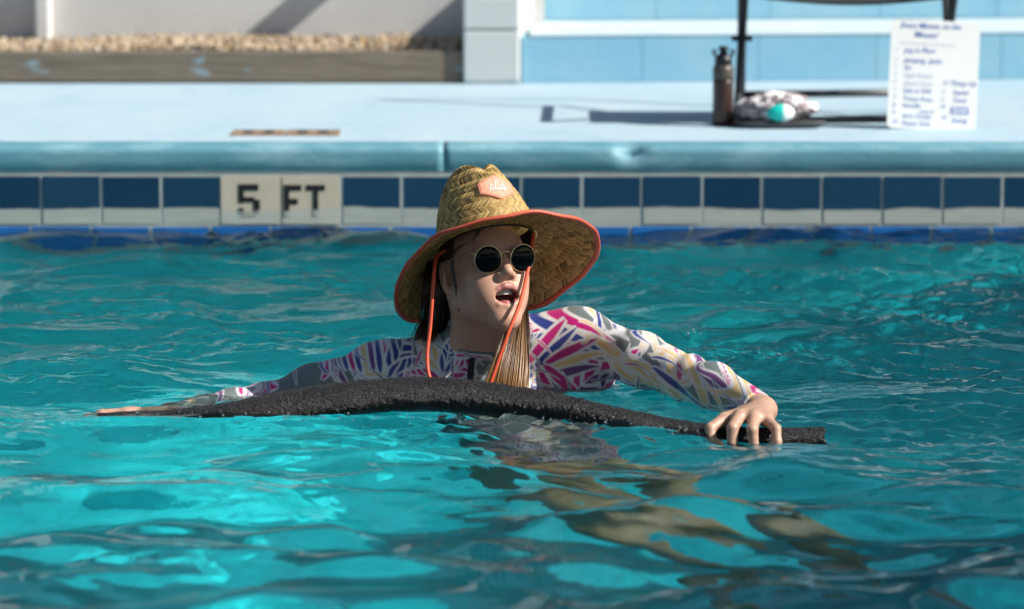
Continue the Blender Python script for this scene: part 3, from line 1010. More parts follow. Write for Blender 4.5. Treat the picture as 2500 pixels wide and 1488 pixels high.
def polygonize(fn, lo, hi, h, keep=None, B=12):
    """sparse surface nets of fn(P, centre, radius) over a box"""
    lo, hi = np.array(lo, float), np.array(hi, float)
    bs = B * h
    nb = np.ceil((hi - lo) / bs).astype(int)
    gi = np.stack(np.meshgrid(*[np.arange(q) for q in nb], indexing='ij'), -1).reshape(-1, 3)
    cen = lo + (gi + 0.5) * bs
    d = fn(cen, None, None)
    act = gi[np.abs(d) < bs * 0.87 * 1.12 + 0.007]
    n = B + 1
    off = np.stack(np.meshgrid(*[np.arange(n)] * 3, indexing='ij'), -1).reshape(-1, 3)
    DIM = (nb * B + 4).astype(np.int64)
    key = lambda I: (I[:, 0] * DIM[1] + I[:, 1]) * DIM[2] + I[:, 2]
    ck, cv, quads = [], [], []
    ax = np.eye(3, dtype=int)
    for g in act:
        c = lo + (g + 0.5) * bs
        D = fn(lo + (g * B + off) * h, c, bs * 0.87).reshape(n, n, n)
        S = D < 0
        if S.all() or not S.any():
            continue
        # cell vertices
        sub = [D[i:i + B, j:j + B, k:k + B] for i in (0, 1) for j in (0, 1) for k in (0, 1)]
        ins = sum((q < 0).astype(np.int8) for q in sub)
        m = (ins > 0) & (ins < 8)
        I = np.argwhere(m)
        if len(I):
            vals = np.stack([q[m] for q in sub], 1)
            acc = np.zeros((len(I), 3))
            cnt = np.zeros(len(I))
            corner = np.array([(i, j, k) for i in (0, 1) for j in (0, 1) for k in (0, 1)], float)
            for e0 in range(8):
                for a in range(3):
                    e1 = e0 | (4 >> a)
                    if e1 == e0: continue
                    v0, v1 = vals[:, e0], vals[:, e1]
                    x = (v0 < 0) != (v1 < 0)
                    tt = np.where(x, v0 / (v0 - v1 + 1e-12 * (v0 == v1)), 0)
                    acc += np.where(x[:, None], corner[e0] + tt[:, None] * (corner[e1] - corner[e0]), 0)
                    cnt += x
            gI = g * B + I
            ck.append(key(gI + 1))
            cv.append(lo + (gI + acc / cnt[:, None]) * h)
        # edges
        for a in range(3):
            A0 = S[:B, :B, :B]
            A1 = [S[1:, :B, :B], S[:B, 1:, :B], S[:B, :B, 1:]][a]
            E_ = np.argwhere(A0 != A1)
            if not len(E_): continue
            fl = A0[tuple(E_.T)]
            u, v = ax[(a + 1) % 3], ax[(a + 2) % 3]
            G = g * B + E_ + 1
            q = np.stack([key(G - u - v), key(G - v), key(G), key(G - u)], 1)
            q[~fl] = q[~fl][:, ::-1]
            quads.append(q)
    ck = np.concatenate(ck)
    cv = np.concatenate(cv)
    quads = np.concatenate(quads)
    o = np.argsort(ck)
    ck, cv = ck[o], cv[o]
    idx = np.clip(np.searchsorted(ck, quads), 0, len(ck) - 1)
    good = (ck[idx] == quads).all(1)
    F = idx[good]
    if keep is not None:
        F = F[keep(cv)[F].all(1)]
    used, inv = np.unique(F, return_inverse=True)
    return cv[used], inv.reshape(F.shape)


# ------------------------------------------------------------------ the swimmer
class Frame:
    def __init__(s, R, c):
        s.R, s.c = R, np.array(c, float)

    def __call__(s, p):
        return s.R @ np.array(p, float) + s.c

    def pts(s, P):
        return np.asarray(P, float) @ s.R.T + s.c

    def inv(s, P):
        return (np.asarray(P) - s.c) @ s.R


HR = rotm(25, 16, 0.6)
gm = np.array([0, -0.104, 0.0])
HC = W(1232, 628, -0.075) - HR @ gm
head = Frame(HR, HC)

SR, SL = W(1425, 834, 0.065), W(918, 914, 0.065)
ER, EL = W(1680, 926, -0.14), np.array([-0.470, 0.025, -0.042])
WR, WL = W(1862, 1002, -0.405), np.array([-0.640, -0.215, -0.034])
NB = W(1168, 880, 0.075)
CH = W(1172, 1015, 0.095)
PEL = np.array([0.08, -0.20, -0.40])

body = Field()
# torso
body.ell(CH, (0.150, 0.098, 0.150), 0.03)
body.cap(CH + [0.01, -0.02, -0.06], PEL * 0.8 + CH * 0.2, 0.105, 0.110, 0.06)
body.ell(PEL, (0.155, 0.120, 0.115), 0.06)
body.cap(SL, SR, 0.046, 0.046, 0.06)
body.cap(NB + [0.05, 0.015, 0.035], SR + [-0.02, 0.01, 0.012], 0.040, 0.044, 0.04)
body.cap(NB + [-0.045, 0.015, 0.01], SL + [0.03, 0.01, 0.005], 0.036, 0.042, 0.04)
for s_ in (-1, 1):
    body.ell(CH + [0.078 * s_ - 0.0, -0.078, -0.005], (0.062, 0.055, 0.065), 0.05)
body.ell(W(1418, 935, 0.055), (0.062, 0.062, 0.085), 0.05)
body.ell(W(950, 985, 0.06), (0.055, 0.06, 0.08), 0.05)
# arms
body.chain([SR, SR * 0.45 + ER * 0.55 + [0, 0, 0.004], ER], [0.052, 0.044, 0.037], 0.03)
body.chain([ER, ER * 0.65 + WR * 0.35 + [0, 0, 0.006], WR], [0.037, 0.037, 0.025], 0.02)
body.chain([SL, SL * 0.45 + EL * 0.55, EL], [0.052, 0.043, 0.036], 0.03)
body.chain([EL, EL * 0.65 + WL * 0.35, WL], [0.036, 0.036, 0.025], 0.02)
n_cloth = len(body.p)
# legs drawn up towards the lower right
KA, AA = np.array([0.34, -0.52, -0.45]), np.array([0.57, -0.86, -0.66])
KB, AB = np.array([0.18, -0.56, -0.52]), np.array([0.40, -0.92, -0.74])
for (hx, K_, A_) in ((0.08, KA, AA), (-0.08, KB, AB)):
    hp = PEL + [hx, -0.03, -0.02]
    body.chain([hp, K_], [0.066, 0.044], 0.05)
    body.chain([K_, K_ * 0.65 + A_ * 0.35 + [0.0, 0.012, -0.012], A_], [0.043, 0.043, 0.027], 0.03)
    ft = (A_ - K_) / np.linalg.norm(A_ - K_)
    body.chain([A_, A_ + ft * 0.04 + [0.02, -0.08, 0.02], A_ + ft * 0.06 + [0.035, -0.15, 0.01]], [0.032, 0.030, 0.018], 0.03)
# neck
body.cap(NB, head((0, 0.022, -0.06)), 0.054, 0.050, 0.03)
body.cap(NB + [0.026, -0.035, 0.0], head((0.045, 0.008, -0.045)), 0.016, 0.018, 0.03)
body.cap(NB + [-0.026, -0.035, 0.0], head((-0.045, 0.008, -0.045)), 0.016, 0.018, 0.03)
# head
f = head
body.ell((0, 0.014, 0.022), (0.074, 0.092, 0.090), 0.02, fr=f)
body.ell((0, -0.036, -0.030), (0.057, 0.055, 0.070), 0.035, fr=f)
body.ell((0, -0.050, 0.028), (0.058, 0.044, 0.040), 0.025, fr=f)
for s_ in (-1, 1):
    body.cap((0.047 * s_, 0.002, -0.066), (0.015 * s_, -0.074, -0.112), 0.018, 0.015, 0.035, fr=f)     # jaw
    body.ell((0.036 * s_, -0.062, -0.030), (0.023, 0.022, 0.022), 0.03, fr=f)                        # cheekbone
    body.ell((0.030 * s_, -0.054, -0.066), (0.024, 0.030, 0.030), 0.03, fr=f)                        # cheek
body.cap((-0.034, -0.080, 0.018), (0.034, -0.080, 0.018), 0.012, 0.012, 0.02, fr=f)                  # brow
body.ell((0, -0.080, -0.117), (0.019, 0.015, 0.015), 0.022, fr=f)                                    # chin
body.ell((0, -0.075, -0.070), (0.034, 0.021, 0.034), 0.03, fr=f)                                     # muzzle
for s_ in (-1, 1):
    body.ell((0.033 * s_, -0.102, -0.001), (0.018, 0.015, 0.012), 0.014, 'd', fr=f)                  # sockets
    body.ell((0.032 * s_, -0.077, -0.002), (0.013, 0.012, 0.011), 0.006, fr=f)                       # eyelids
body.chain([(0, -0.088, 0.012), (0, -0.100, -0.010), (0, -0.112, -0.028)], [0.0085, 0.0082, 0.0100], 0.012, fr=f)
for s_ in (-1, 1):
    body.ell((0.0120 * s_, -0.099, -0.034), (0.0082, 0.011, 0.0080), 0.008, fr=f)
    body.ell((0.0066 * s_, -0.105, -0.0405), (0.0038, 0.0060, 0.0040), 0.002, 'd', fr=f)
# mouth: open, lips parted
MZ = 0.011
ul = [(-0.0275, -0.0840, -0.0810 + MZ), (-0.016, -0.0950, -0.0690 + MZ), (-0.005, -0.0995, -0.0650 + MZ), (0, -0.0995, -0.0662 + MZ), (0.005, -0.0995, -0.0650 + MZ), (0.016, -0.0950, -0.0690 + MZ), (0.0275, -0.0840, -0.0810 + MZ)]
ll = [(-0.0275, -0.0840, -0.0820 + MZ), (-0.0170, -0.0920, -0.0985 + MZ), (0, -0.0955, -0.1050 + MZ), (0.0170, -0.0920, -0.0985 + MZ), (0.0275, -0.0840, -0.0820 + MZ)]
body.ell((0, -0.094, -0.0848 + MZ), (0.0240, 0.034, 0.0165), 0.003, 'd', fr=f)
body.chain(ul, [0.0028, 0.0046, 0.0052, 0.0048, 0.0052, 0.0046, 0.0028], 0.005, fr=f)
body.chain(ll, [0.0028, 0.0052, 0.0062, 0.0052, 0.0028], 0.005, fr=f)
# ears
for s_ in (-1, 1):
    Re = rotm(18 * s_, 12, 0)
    body.ell((0.0765 * s_, 0.014, -0.014), (0.0075, 0.0175, 0.030), 0.006, fr=f, R=Re)
    body.ell((0.0850 * s_, 0.009, -0.012), (0.0065, 0.0095, 0.017), 0.003, 'd', fr=f, R=Re)
    body.ell((0.0735 * s_, 0.005, -0.0455), (0.0055, 0.0080, 0.0090), 0.006, fr=f)

# ---- hands. noodle runs through both
ctrl = [(236, 1026, -0.400, .013), (300, 1034, -0.392, .022), (420, 1038, -0.380, .028), (560, 1022, -0.362, .030), (700, 996, -0.345, .031), (850, 974, -0.328, .0315),
        (1000, 963, -0.320, .0315), (1150, 970, -0.325, .0315), (1300, 992, -0.350, .031), (1408, 1012, -0.390, .0300), (1550, 1041, -0.458, .0285),
        (1700, 1066, -0.518, .0260), (1820, 1074, -0.545, .0240), (1920, 1072, -0.556, .0210), (2004, 1065, -0.560, .0175)]
NC = np.array([np.append(W(a, b, y), r) for a, b, y, r in ctrl])
NP = catmull(NC, 1000)


def noodle_at(px):
    xs = np.array([1250 + FPX * q[0] / ((q[1] + 7) * math.cos(TILT) - (q[2] - CAMH) * math.sin(TILT)) for q in NP])
    return NP[np.argmin(np.abs(xs - px))]


# right hand of the picture: closed over the noodle
nh = noodle_at(1822)
hc, hr = nh[:3], nh[3]
tx = noodle_at(1850)[:3] - noodle_at(1790)[:3]
tx /= np.linalg.norm(tx)
upv, cv_ = np.array([0, 0, 1.0]), np.array([0.0, -1.0, 0.0])


def Hp(a, c_, u):
    return hc + tx * a + cv_ * c_ + upv * u


WRh = WR
palm = [(-0.040, 0.000, 0.036), (-0.013, 0.008, 0.043), (0.013, 0.006, 0.042), (0.036, -0.002, 0.035)]
fing = [[(-0.040, 0.000, 0.036), (-0.066, 0.030, 0.024), (-0.064, 0.044, -0.001), (-0.049, 0.044, -0.014)],
        [(-0.013, 0.008, 0.043), (-0.028, 0.046, 0.028), (-0.029, 0.052, -0.004), (-0.012, 0.044, -0.025)],
        [(0.013, 0.006, 0.042), (0.007, 0.048, 0.026), (0.010, 0.050, -0.004), (0.020, 0.042, -0.020)],
        [(0.036, -0.002, 0.035), (0.050, 0.030, 0.026), (0.052, 0.040, 0.004), (0.038, 0.042, -0.006)]]
frad = [[.0115, .0098, .0086, .0072], [.0120, .0102, .0090, .0076], [.0118, .0098, .0086, .0072], [.0105, .0086, .0076, .0064]]
for pm, fg, fr_ in zip(palm, fing, frad):
    body.cap(WRh, Hp(*pm), 0.017, 0.0125, 0.014)
    body.chain([Hp(*q) for q in fg], fr_, 0.0035)
body.chain([WRh * 0.5 + Hp(*palm[0]) * 0.5, Hp(-0.052, -0.028, 0.018), Hp(-0.060, -0.020, -0.012), Hp(-0.055, 0.0, -0.030)], [0.015, 0.0115, 0.010, 0.008], 0.006)
# left hand of the picture: stretched along the noodle just under the surface
la = [np.array(q) for q in ((-0.700, -0.300, -0.022), (-0.708, -0.284, -0.013), (-0.706, -0.266, -0.011), (-0.698, -0.250, -0.015))]
lm = [np.array(q) for q in ((-0.738, -0.336, -0.018), (-0.750, -0.318, -0.008), (-0.748, -0.294, -0.007), (-0.736, -0.272, -0.012))]
lt = [np.array(q) for q in ((-0.752, -0.362, -0.030), (-0.772, -0.350, -0.022), (-0.772, -0.322, -0.020), (-0.758, -0.294, -0.022))]
for a_, m_, e_ in zip(la, lm, lt):
    body.cap(WL, a_, 0.017, 0.0125, 0.014)
    body.chain([a_, m_, e_], [0.0115, 0.0095, 0.0070], 0.0035)
body.chain([WL * 0.6 + la[0] * 0.4, np.array([-0.672, -0.322, -0.040]), np.array([-0.705, -0.352, -0.046])], [0.015, 0.011, 0.008], 0.006)

# fine meshes where skin shows, coarse mesh elsewhere, one body
boxes = [(head((0, 0, 0)) - [0.17, 0.17, 0.26], head((0, 0, 0)) + [0.17, 0.17, 0.16], 0.0022)]
hb0 = np.minimum.reduce([Hp(-0.09, 0.08, -0.06), WR - 0.02]) - 0.02
hb1 = np.maximum.reduce([Hp(0.09, -0.06, 0.06), WR + 0.02]) + 0.0
boxes.append((np.array([Hp(-0.10, 0, 0)[0], hc[1] - 0.075, hc[2] - 0.06]), np.array([WR[0] + 0.045, WR[1] + 0.045, max(WR[2], hc[2]) + 0.085]), 0.0024))
boxes.append((np.array([lt[1][0] - 0.03, -0.40, -0.10]), np.array([WL[0] + 0.04, -0.20, 0.08]), 0.0030))


def inside(P, b0):
    return ((P > b0[0]) & (P < b0[1])).all(1)


parts = []
for b0 in boxes:
    parts.append(polygonize(body, b0[0] - 0.004, b0[1] + 0.004, b0[2], keep=lambda P, q=b0: inside(P, q)))
parts.append(polygonize(body, (-0.85, -1.15, -1.05), (0.85, 0.25, 0.45), 0.0065, keep=lambda P: ~(inside(P, boxes[0]) | inside(P, boxes[1]) | inside(P, boxes[2]))))
BV, BF, off = [], [], 0
for v_, f_ in parts:
    BV.append(v_)
    BF.append(f_ + off)
    off += len(v_)
BV, BF = np.vstack(BV), np.vstack(BF)

# skin tints: lips, mouth, brows, hair on the scalp
Lc = head.inv(BV)


def seg_dist(P, pts):
    d = np.full(len(P), 9.0)
    for a, b in zip(pts[:-1], pts[1:]):
        a, b = np.array(a), np.array(b)
        ab = b - a
        h = np.clip(((P - a) @ ab) / (ab @ ab), 0, 1)
        d = np.minimum(d, np.linalg.norm(P - a - h[:, None] * ab, axis=1))
    return d


def lerp(c, f_, t_):
    f_ = np.clip(f_, 0, 1)[:, None]
    return c * (1 - f_) + np.array(t_) * f_


skin = np.tile(np.array([0.66, 0.385, 0.270]), (len(BV), 1))
hand_m = inside(BV, boxes[1]) | inside(BV, boxes[2])
skin[hand_m] = (0.60, 0.375, 0.265)
ishead = inside(BV, boxes[0])
skin[(BV[:, 2] < -0.20)] = (0.55, 0.42, 0.20)  # olive cast of the water painted into the submerged skin
blush = np.exp(-(((np.abs(Lc[:, 0]) - 0.038) / 0.02) ** 2 + ((Lc[:, 2] + 0.03) / 0.02) ** 2 + ((Lc[:, 1] + 0.08) / 0.03) ** 2))
skin = lerp(skin, blush * 0.35, (0.52, 0.25, 0.20))
dl = np.minimum(seg_dist(Lc, ul), seg_dist(Lc, ll))
skin = lerp(skin, (0.0080 - dl) / 0.0016, (0.50, 0.195, 0.185))
cav = (((Lc - [0, -0.094, -0.0848 + MZ]) / [0.0240, 0.040, 0.0165]) ** 2).sum(1)
mouth_in = (cav < 1.15) & (Lc[:, 1] > -0.0925) & ishead & (dl > 0.0042)
skin = lerp(skin, mouth_in.astype(float), (0.22, 0.035, 0.030))
br = np.minimum(seg_dist(Lc, [(-0.048, -0.078, 0.020), (-0.034, -0.090, 0.024), (-0.016, -0.092, 0.018)]), seg_dist(Lc, [(0.048, -0.078, 0.020), (0.034, -0.090, 0.024), (0.016, -0.092, 0.018)]))
skin = lerp(skin, ((0.0065 - br) / 0.003) * 0.6 * ishead, (0.10, 0.055, 0.035))
hairm = ishead & ((Lc[:, 2] > 0.066 + 0.2 * Lc[:, 0] ** 2 * 10 * 0.1) | ((Lc[:, 1] > -0.012 + 0.35 * np.clip(-Lc[:, 2], 0, 0.2)) & (Lc[:, 2] > -0.075) & (np.abs(Lc[:, 0]) < 0.0745) & (Lc[:, 1] > 0.028)) | ((Lc[:, 2] > 0.012) & (Lc[:, 1] > -0.026)))
skin = lerp(skin, hairm.astype(float), (0.020, 0.011, 0.007))

for fg in fing:                           # finger nails
    tip, dip = Hp(*fg[3]), Hp(*fg[2])
    outw = tip - hc
    outw -= tx * (outw @ tx)
    outw /= np.linalg.norm(outw)
    dn = np.linalg.norm(BV - (tip * 0.8 + dip * 0.2 + outw * 0.0065), axis=1)
    skin = lerp(skin, (0.0062 - dn) / 0.0012, (0.74, 0.50, 0.43))
t = NT('skin')
at_ = t.n('ShaderNodeVertexColor', layer_name='tint')
p = t.objc()
fk = t.ramp(t.noise(p, 160.0, 3), [(0.56, 0.0), (0.66, 1.0)])
c = t.mix(t.math('MULTIPLY', t.noise(p, 40, 4), 0.28), at_.outputs[0], t.n('ShaderNodeMix', {0: 0.5, 6: at_.outputs[0], 7: (0.30, 0.14, 0.09)}, data_type='RGBA').outputs[2])
c = t.mix(t.math('MULTIPLY', fk, 0.22), c, (0.26, 0.10, 0.05))
c = t.mix(t.math('MULTIPLY', t.ramp(t.noise(p, 24.0, 5, 0.65), [(0.45, 0.0), (0.7, 1.0)]), 0.22), c, (0.42, 0.17, 0.11))
t.set(Base_Color=c, Roughness=t.ramp(t.noise(p, 90.0, 4), [(0.35, 0.26), (0.65, 0.52)]), Subsurface_Weight=0.12, Subsurface_Scale=0.006)
t.b.inputs['Subsurface Radius'].default_value = (1.0, 0.35, 0.2)
t.bump(t.noise(p, 380.0, 4, 0.7), 0.35, 0.002)
M['skin'] = t.m

person = empty('person', (PEL[0], PEL[1], PEL[2]))
tag(person, 'person in a straw hat and printed long-sleeved swim top holding a noodle in the pool', 'person')
npmesh('body', BV, BF, M['skin'], person, col=skin * ALB)

# teeth and tongue
M['teeth'] = plain('teeth', (0.74, 0.70, 0.62), 0.25, var=0.04)
M['tongue'] = plain('tongue', (0.46, 0.14, 0.13), 0.3)
for (z0, z1, y0, wd) in ((-0.0710 + MZ, -0.0800 + MZ, -0.0915, 0.0190), (-0.1010 + MZ, -0.0955 + MZ, -0.0885, 0.0165)):
    V, Fq = [], []
    nt_ = 8
    for i in range(nt_):
        u0, u1 = -1 + 2 * i / nt_ + 0.012, -1 + 2 * (i + 1) / nt_ - 0.012
        b_ = len(V)
        for (u, z) in ((u0, z0), (u1, z0), (u1, z1 + (0.0007 if i in (2, 5) else 0)), (u0, z1 + (0.0007 if i in (2, 5) else 0))):
            V.append((u * wd, y0 + 0.011 * u * u - 0.0010, z))
        for (u, z) in ((u0, z0), (u1, z0), (u1, z1), (u0, z1)):
            V.append((u * wd * 0.95, y0 + 0.011 * u * u + 0.003, z))
        Fq += [(b_, b_ + 3, b_ + 2, b_ + 1), (b_ + 3, b_ + 7, b_ + 6, b_ + 2), (b_, b_ + 4, b_ + 7, b_ + 3), (b_ + 1, b_ + 2, b_ + 6, b_ + 5), (b_, b_ + 1, b_ + 5, b_ + 4)]
    o = pymesh('teeth', head.pts(np.array(V)), Fq, M['teeth'], person)
    o['kind'] = 'stuff'
tg = Field()
tg.ell((0, -0.079, -0.0965 + MZ), (0.0150, 0.018, 0.0075), 0.004, fr=head)
tv, tf_ = polygonize(tg, head((0, -0.085, -0.09)) - 0.03, head((0, -0.085, -0.09)) + 0.03, 0.0015)
npmesh('tongue', tv, tf_, M['tongue'], person)

# ------------------------------------------------------------------ rash guard
cloth = Field()
cloth.p = list(body.p[:n_cloth])
cloth.cap(NB + [0, 0.006, -0.02], head((0, 0.040, -0.080)), 0.0575, 0.0560, 0.025)
collar_n = np.array([0.10, -0.66, 0.74])
collar_n /= np.linalg.norm(collar_n)
collar_p = W(1152, 874, -0.012)
dwr = (WR - ER) / np.linalg.norm(WR - ER)
dwl = (WL - EL) / np.linalg.norm(WL - EL)


def cloth_fn(P, c, rad):
    d = cloth(P, c, rad) - 0.0035
    # soft folds: gathered at the armpit and elbow, fine ripples elsewhere
    q = P
    sr = (q - SR) @ ((ER - SR) / np.linalg.norm(ER - SR))
    fold = 0.0014 * np.sin(sr * 95 + q[:, 2] * 30) * np.exp(-((sr - 0.20) / 0.09) ** 2)
    fold += 0.0016 * np.sin((q[:, 0] * 0.9 + q[:, 2] * 0.55) * 120) * np.exp(-((q[:, 0] - SR[0] + 0.12) / 0.035) ** 2) * np.exp(-((q[:, 2] - 0.10) / 0.05) ** 2)
    fold += 0.0011 * np.sin(q[:, 0] * 41 + 1.3 * np.sin(q[:, 2] * 37) + q[:, 1] * 20)
    sl_ = (q - SL) @ ((EL - SL) / np.linalg.norm(EL - SL))
    fold += 0.0018 * np.sin(sr * 150 + q[:, 2] * 60 + 1.5 * np.sin(q[:, 1] * 40)) * np.exp(-((sr - 0.27) / 0.05) ** 2)
    fold += 0.0016 * np.sin(sl_ * 120 + q[:, 2] * 50) * np.exp(-((sl_ - 0.05) / 0.06) ** 2)
    fold += 0.0020 * np.abs(np.sin((q[:, 0] * 0.8 - q[:, 2] * 0.9) * 60)) * np.exp(-((q[:, 0] - SR[0] + 0.03) / 0.05) ** 2 - ((q[:, 2] - 0.03) / 0.05) ** 2)
    d = d + fold
    nk = head((0, 0.03, -0.04)) - NB
    hh_ = np.clip(((P - NB) @ nk) / (nk @ nk), -1.0, 1.5)
    cyl = np.linalg.norm(P - NB - hh_[:, None] * nk, axis=1) - 0.078
    d = np.maximum(d, -np.maximum(-((P - collar_p) @ collar_n), cyl))
    d = np.maximum(d, (P - (WR - dwr * 0.018)) @ dwr - 10 * (np.linalg.norm(P - WR, axis=1) > 0.12))
    d = np.maximum(d, (P - (WL - dwl * 0.018)) @ dwl - 10 * (np.linalg.norm(P - WL, axis=1) > 0.12))
    hd = np.array([0.35, -0.80, -0.45])
    d = np.maximum(d, (P - (PEL + hd * 0.09)) @ hd)
    return d


CV, CF = polygonize(cloth_fn, (-0.78, -0.54, -0.58), (0.60, 0.28, 0.30), 0.0023)

# --- the print: leaves and petals in purple, magenta, navy and yellow on grey, outlined in white
WHITE, GREY = (0.80, 0.77, 0.77), (0.165, 0.20, 0.195)
MAG, PUR, NAV, YEL = (0.58, 0.008, 0.20), (0.185, 0.045, 0.22), (0.022, 0.048, 0.27), (0.82, 0.56, 0.24)
# unwrap: height along the cloth, with the depth folded in so that tops and sides are not smeared
U = CV[:, 0] * 1300 + 1250 + CV[:, 1] * 120
Vv = 945 - CV[:, 2] * 1300 + CV[:, 1] * 260
pr = np.tile(np.array(GREY), (len(CV), 1))


def petal(x0, y0, ang, ln, wd, fill, bend=0.0, ribs=0, rib2=None, outline=5.5):
    """paint one petal from (x0,y0), ang in degrees (0 = right, 90 = up), sizes in print units"""
    wd *= 0.84
    a = math.radians(ang)
    dx_, dy_ = U - x0, -(Vv - y0)
    m = (np.abs(dx_) < ln + 40) & (np.abs(dy_) < ln + 40)
    if not m.any(): return
    dx_, dy_ = dx_[m], dy_[m]
    s = dx_ * math.cos(a) + dy_ * math.sin(a)
    tq = -dx_ * math.sin(a) + dy_ * math.cos(a)
    u = s / ln
    tq = tq - bend * ln * u * u
    prof = wd * np.sin(np.pi * np.clip(u, 0, 1) ** 0.75) ** 0.8
    inn = ((u > 0) & (u < 1)).astype(float)
    din = prof - np.abs(tq)
    we = (inn * np.clip((din + outline) / 2.6 + 0.5, 0, 1))[:, None]
    wf = (inn * np.clip(din / 2.6 + 0.5, 0, 1))[:, None]
    fc = np.tile(np.array(fill), (len(u), 1))
    if ribs:
        ph = (u * ribs - np.abs(tq) / wd * 1.1 + 0.25 * np.sin(u * 9)) % 1.0
        if rib2 is not None:
            fc[tq > 0] = rib2
        wr = np.clip((0.17 - np.abs(ph - 0.17)) * ln / ribs / 2.6 + 0.5, 0, 1)[:, None]
        fc = fc * (1 - wr) + np.array(WHITE) * wr
        wc = np.clip((outline * 0.35 - np.abs(tq)) / 2.6 + 0.5, 0, 1)[:, None]
        fc = fc * (1 - wc) + np.array(WHITE) * wc
    col = pr[m]
    col = col * (1 - we) + np.array(WHITE) * we
    col = col * (1 - wf) + fc * wf
    pr[m] = col


pal = [MAG, PUR, NAV, YEL, NAV, YEL, MAG, PUR]
r2 = random.Random(5)
for k in range(210):                      # ground cover of fans all over the garment
    fx_, fy_ = r2.uniform(250, 1950), r2.uniform(640, 1650)
    a0 = r2.uniform(0, 360)
    nn = r2.randint(4, 7)
    c1 = r2.choice(pal)
    big = r2.random() < 0.4
    for q in range(nn):
        petal(fx_, fy_, a0 + q * r2.uniform(18, 30), r2.uniform(38, 92) * (1.25 if big else 1), r2.uniform(4.5, 12), c1 if r2.random() < 0.6 else r2.choice(pal), r2.uniform(-.7, .7), r2.choice([0, 0, 0, 4]), None, 3.8)
# motifs one can recognise on the raised shoulder and arm
petal(1480, 945, 118, 120, 46, GREY, 0.05)
for (ang, ln, wd, c_, b_) in ((150, 250, 15, MAG, -0.12), (163, 235, 12, YEL, -0.08), (172, 220, 12, PUR, 0.05), (140, 230, 11, WHITE, -0.15), (131, 200, 14, YEL, -0.1)):
    petal(1330 + 160, 858 + 10, ang + 20, ln * 0.55, wd, c_, b_)
petal(1395, 960, 38, 215, 52, PUR, 0.10, 6, MAG)
petal(1470, 965, 55, 150, 36, MAG, 0.0, 5, PUR)
petal(1415, 850, 10, 120, 30, GREY, 0.25)
petal(1400, 862, 25, 105, 20, NAV, 0.45)
petal(1420, 822, -8, 180, 22, YEL, -0.25)
petal(1480, 850, -25, 130, 26, YEL, 0.2, 4)
petal(1500, 838, -10, 120, 22, YEL, -0.15, 3)
petal(1300, 800, -12, 190, 13, NAV, -0.05)
petal(1290, 778, -7, 210, 10, MAG, -0.05)
petal(1285, 905, 55, 150, 13, MAG, -0.12)
petal(1300, 920, 52, 160, 11, NAV, -0.10)
petal(1330, 900, 36, 150, 12, MAG, -0.05)
petal(1335, 915, 28, 160, 10, YEL, 0.0)
petal(1340, 925, 18, 130, 12, PUR, 0.0)
petal(1330, 900, -38, 140, 15, MAG, 0.0)
petal(1312, 905, -62, 120, 13, MAG, 0.0)
petal(1300, 900, -82, 120, 13, NAV, 0.0)
petal(1285, 900, -100, 120, 14, PUR, 0.0)
petal(1590, 860, -30, 130, 22, YEL, 0.1, 3)
petal(1605, 950, 48, 140, 15, MAG, -0.06)
petal(1622, 958, 42, 140, 11, NAV, -0.06)
petal(1575, 840, -22, 120, 11, NAV, 0.05)
petal(1640, 900, -20, 110, 15, WHITE, 0.1)
petal(1650, 935, -25, 150, 20, YEL, 0.1, 3)
petal(1705, 935, 5, 100, 8, MAG, 0.2)
petal(1690, 890, -32, 140, 9, NAV, 0.0)
petal(1760, 965, -30, 120, 22, YEL, 0.0, 3)
# shaded shoulder: big holed leaves
petal(945, 915, 128, 110, 34, MAG, 0.0, 5)
petal(950, 920, 60, 105, 34, NAV, 0.0, 5)
petal(945, 918, 165, 90, 24, YEL, 0.0, 3)
petal(935, 930, 20, 110, 28, NAV, 0.05, 5)
petal(1085, 920, 130, 100, 26, YEL, 0.0, 3)
petal(1085, 925, 30, 90, 24, MAG, 0.0, 4)
petal(1080, 925, 75, 90, 20, NAV, 0.0, 4)
petal(1080, 935, 170, 100, 22, MAG, 0.0, 4)
for q in range(6):
    petal(845 + q * 16, 915, 108 - q * 3, 75, 8, (NAV, MAG, NAV, YEL, PUR, NAV)[q], 0.05)

for k in range(230):                      # thin veins between the leaves
    petal(r2.uniform(300, 1900), r2.uniform(720, 1300), r2.uniform(0, 360), r2.uniform(35, 85), r2.uniform(2.2, 4.2), r2.choice([YEL, NAV, MAG, GREY, GREY, YEL, PUR, GREY]), r2.uniform(-.8, .8), 0, None, 2.2)
t = NT('printed_swim_fabric')
at_ = t.n('ShaderNodeVertexColor', layer_name='tint')
p = t.objc()
t.set(Base_Color=at_.outputs[0], Roughness=0.42, Sheen_Weight=0.08)
t.bump(t.noise(p, 900.0, 2), 0.10, 0.001)
M['print'] = t.m
rash = npmesh('rash_guard', CV, CF, M['print'], person, col=pr * ALB)
rash['label'] = 'white and grey swim top with purple, navy and yellow leaf print'

# zipper down the throat
M['zip'] = plain('black_zip', (0.006, 0.006, 0.008), 0.35)


def cloth_front(x, z):
    ys = np.linspace(-0.25, 0.15, 400)
    P = np.stack([np.full(400, x), ys, np.full(400, z)], 1)
    d = cloth(P) - 0.0035
    k_ = np.argmax(d < 0)
    return ys[k_]


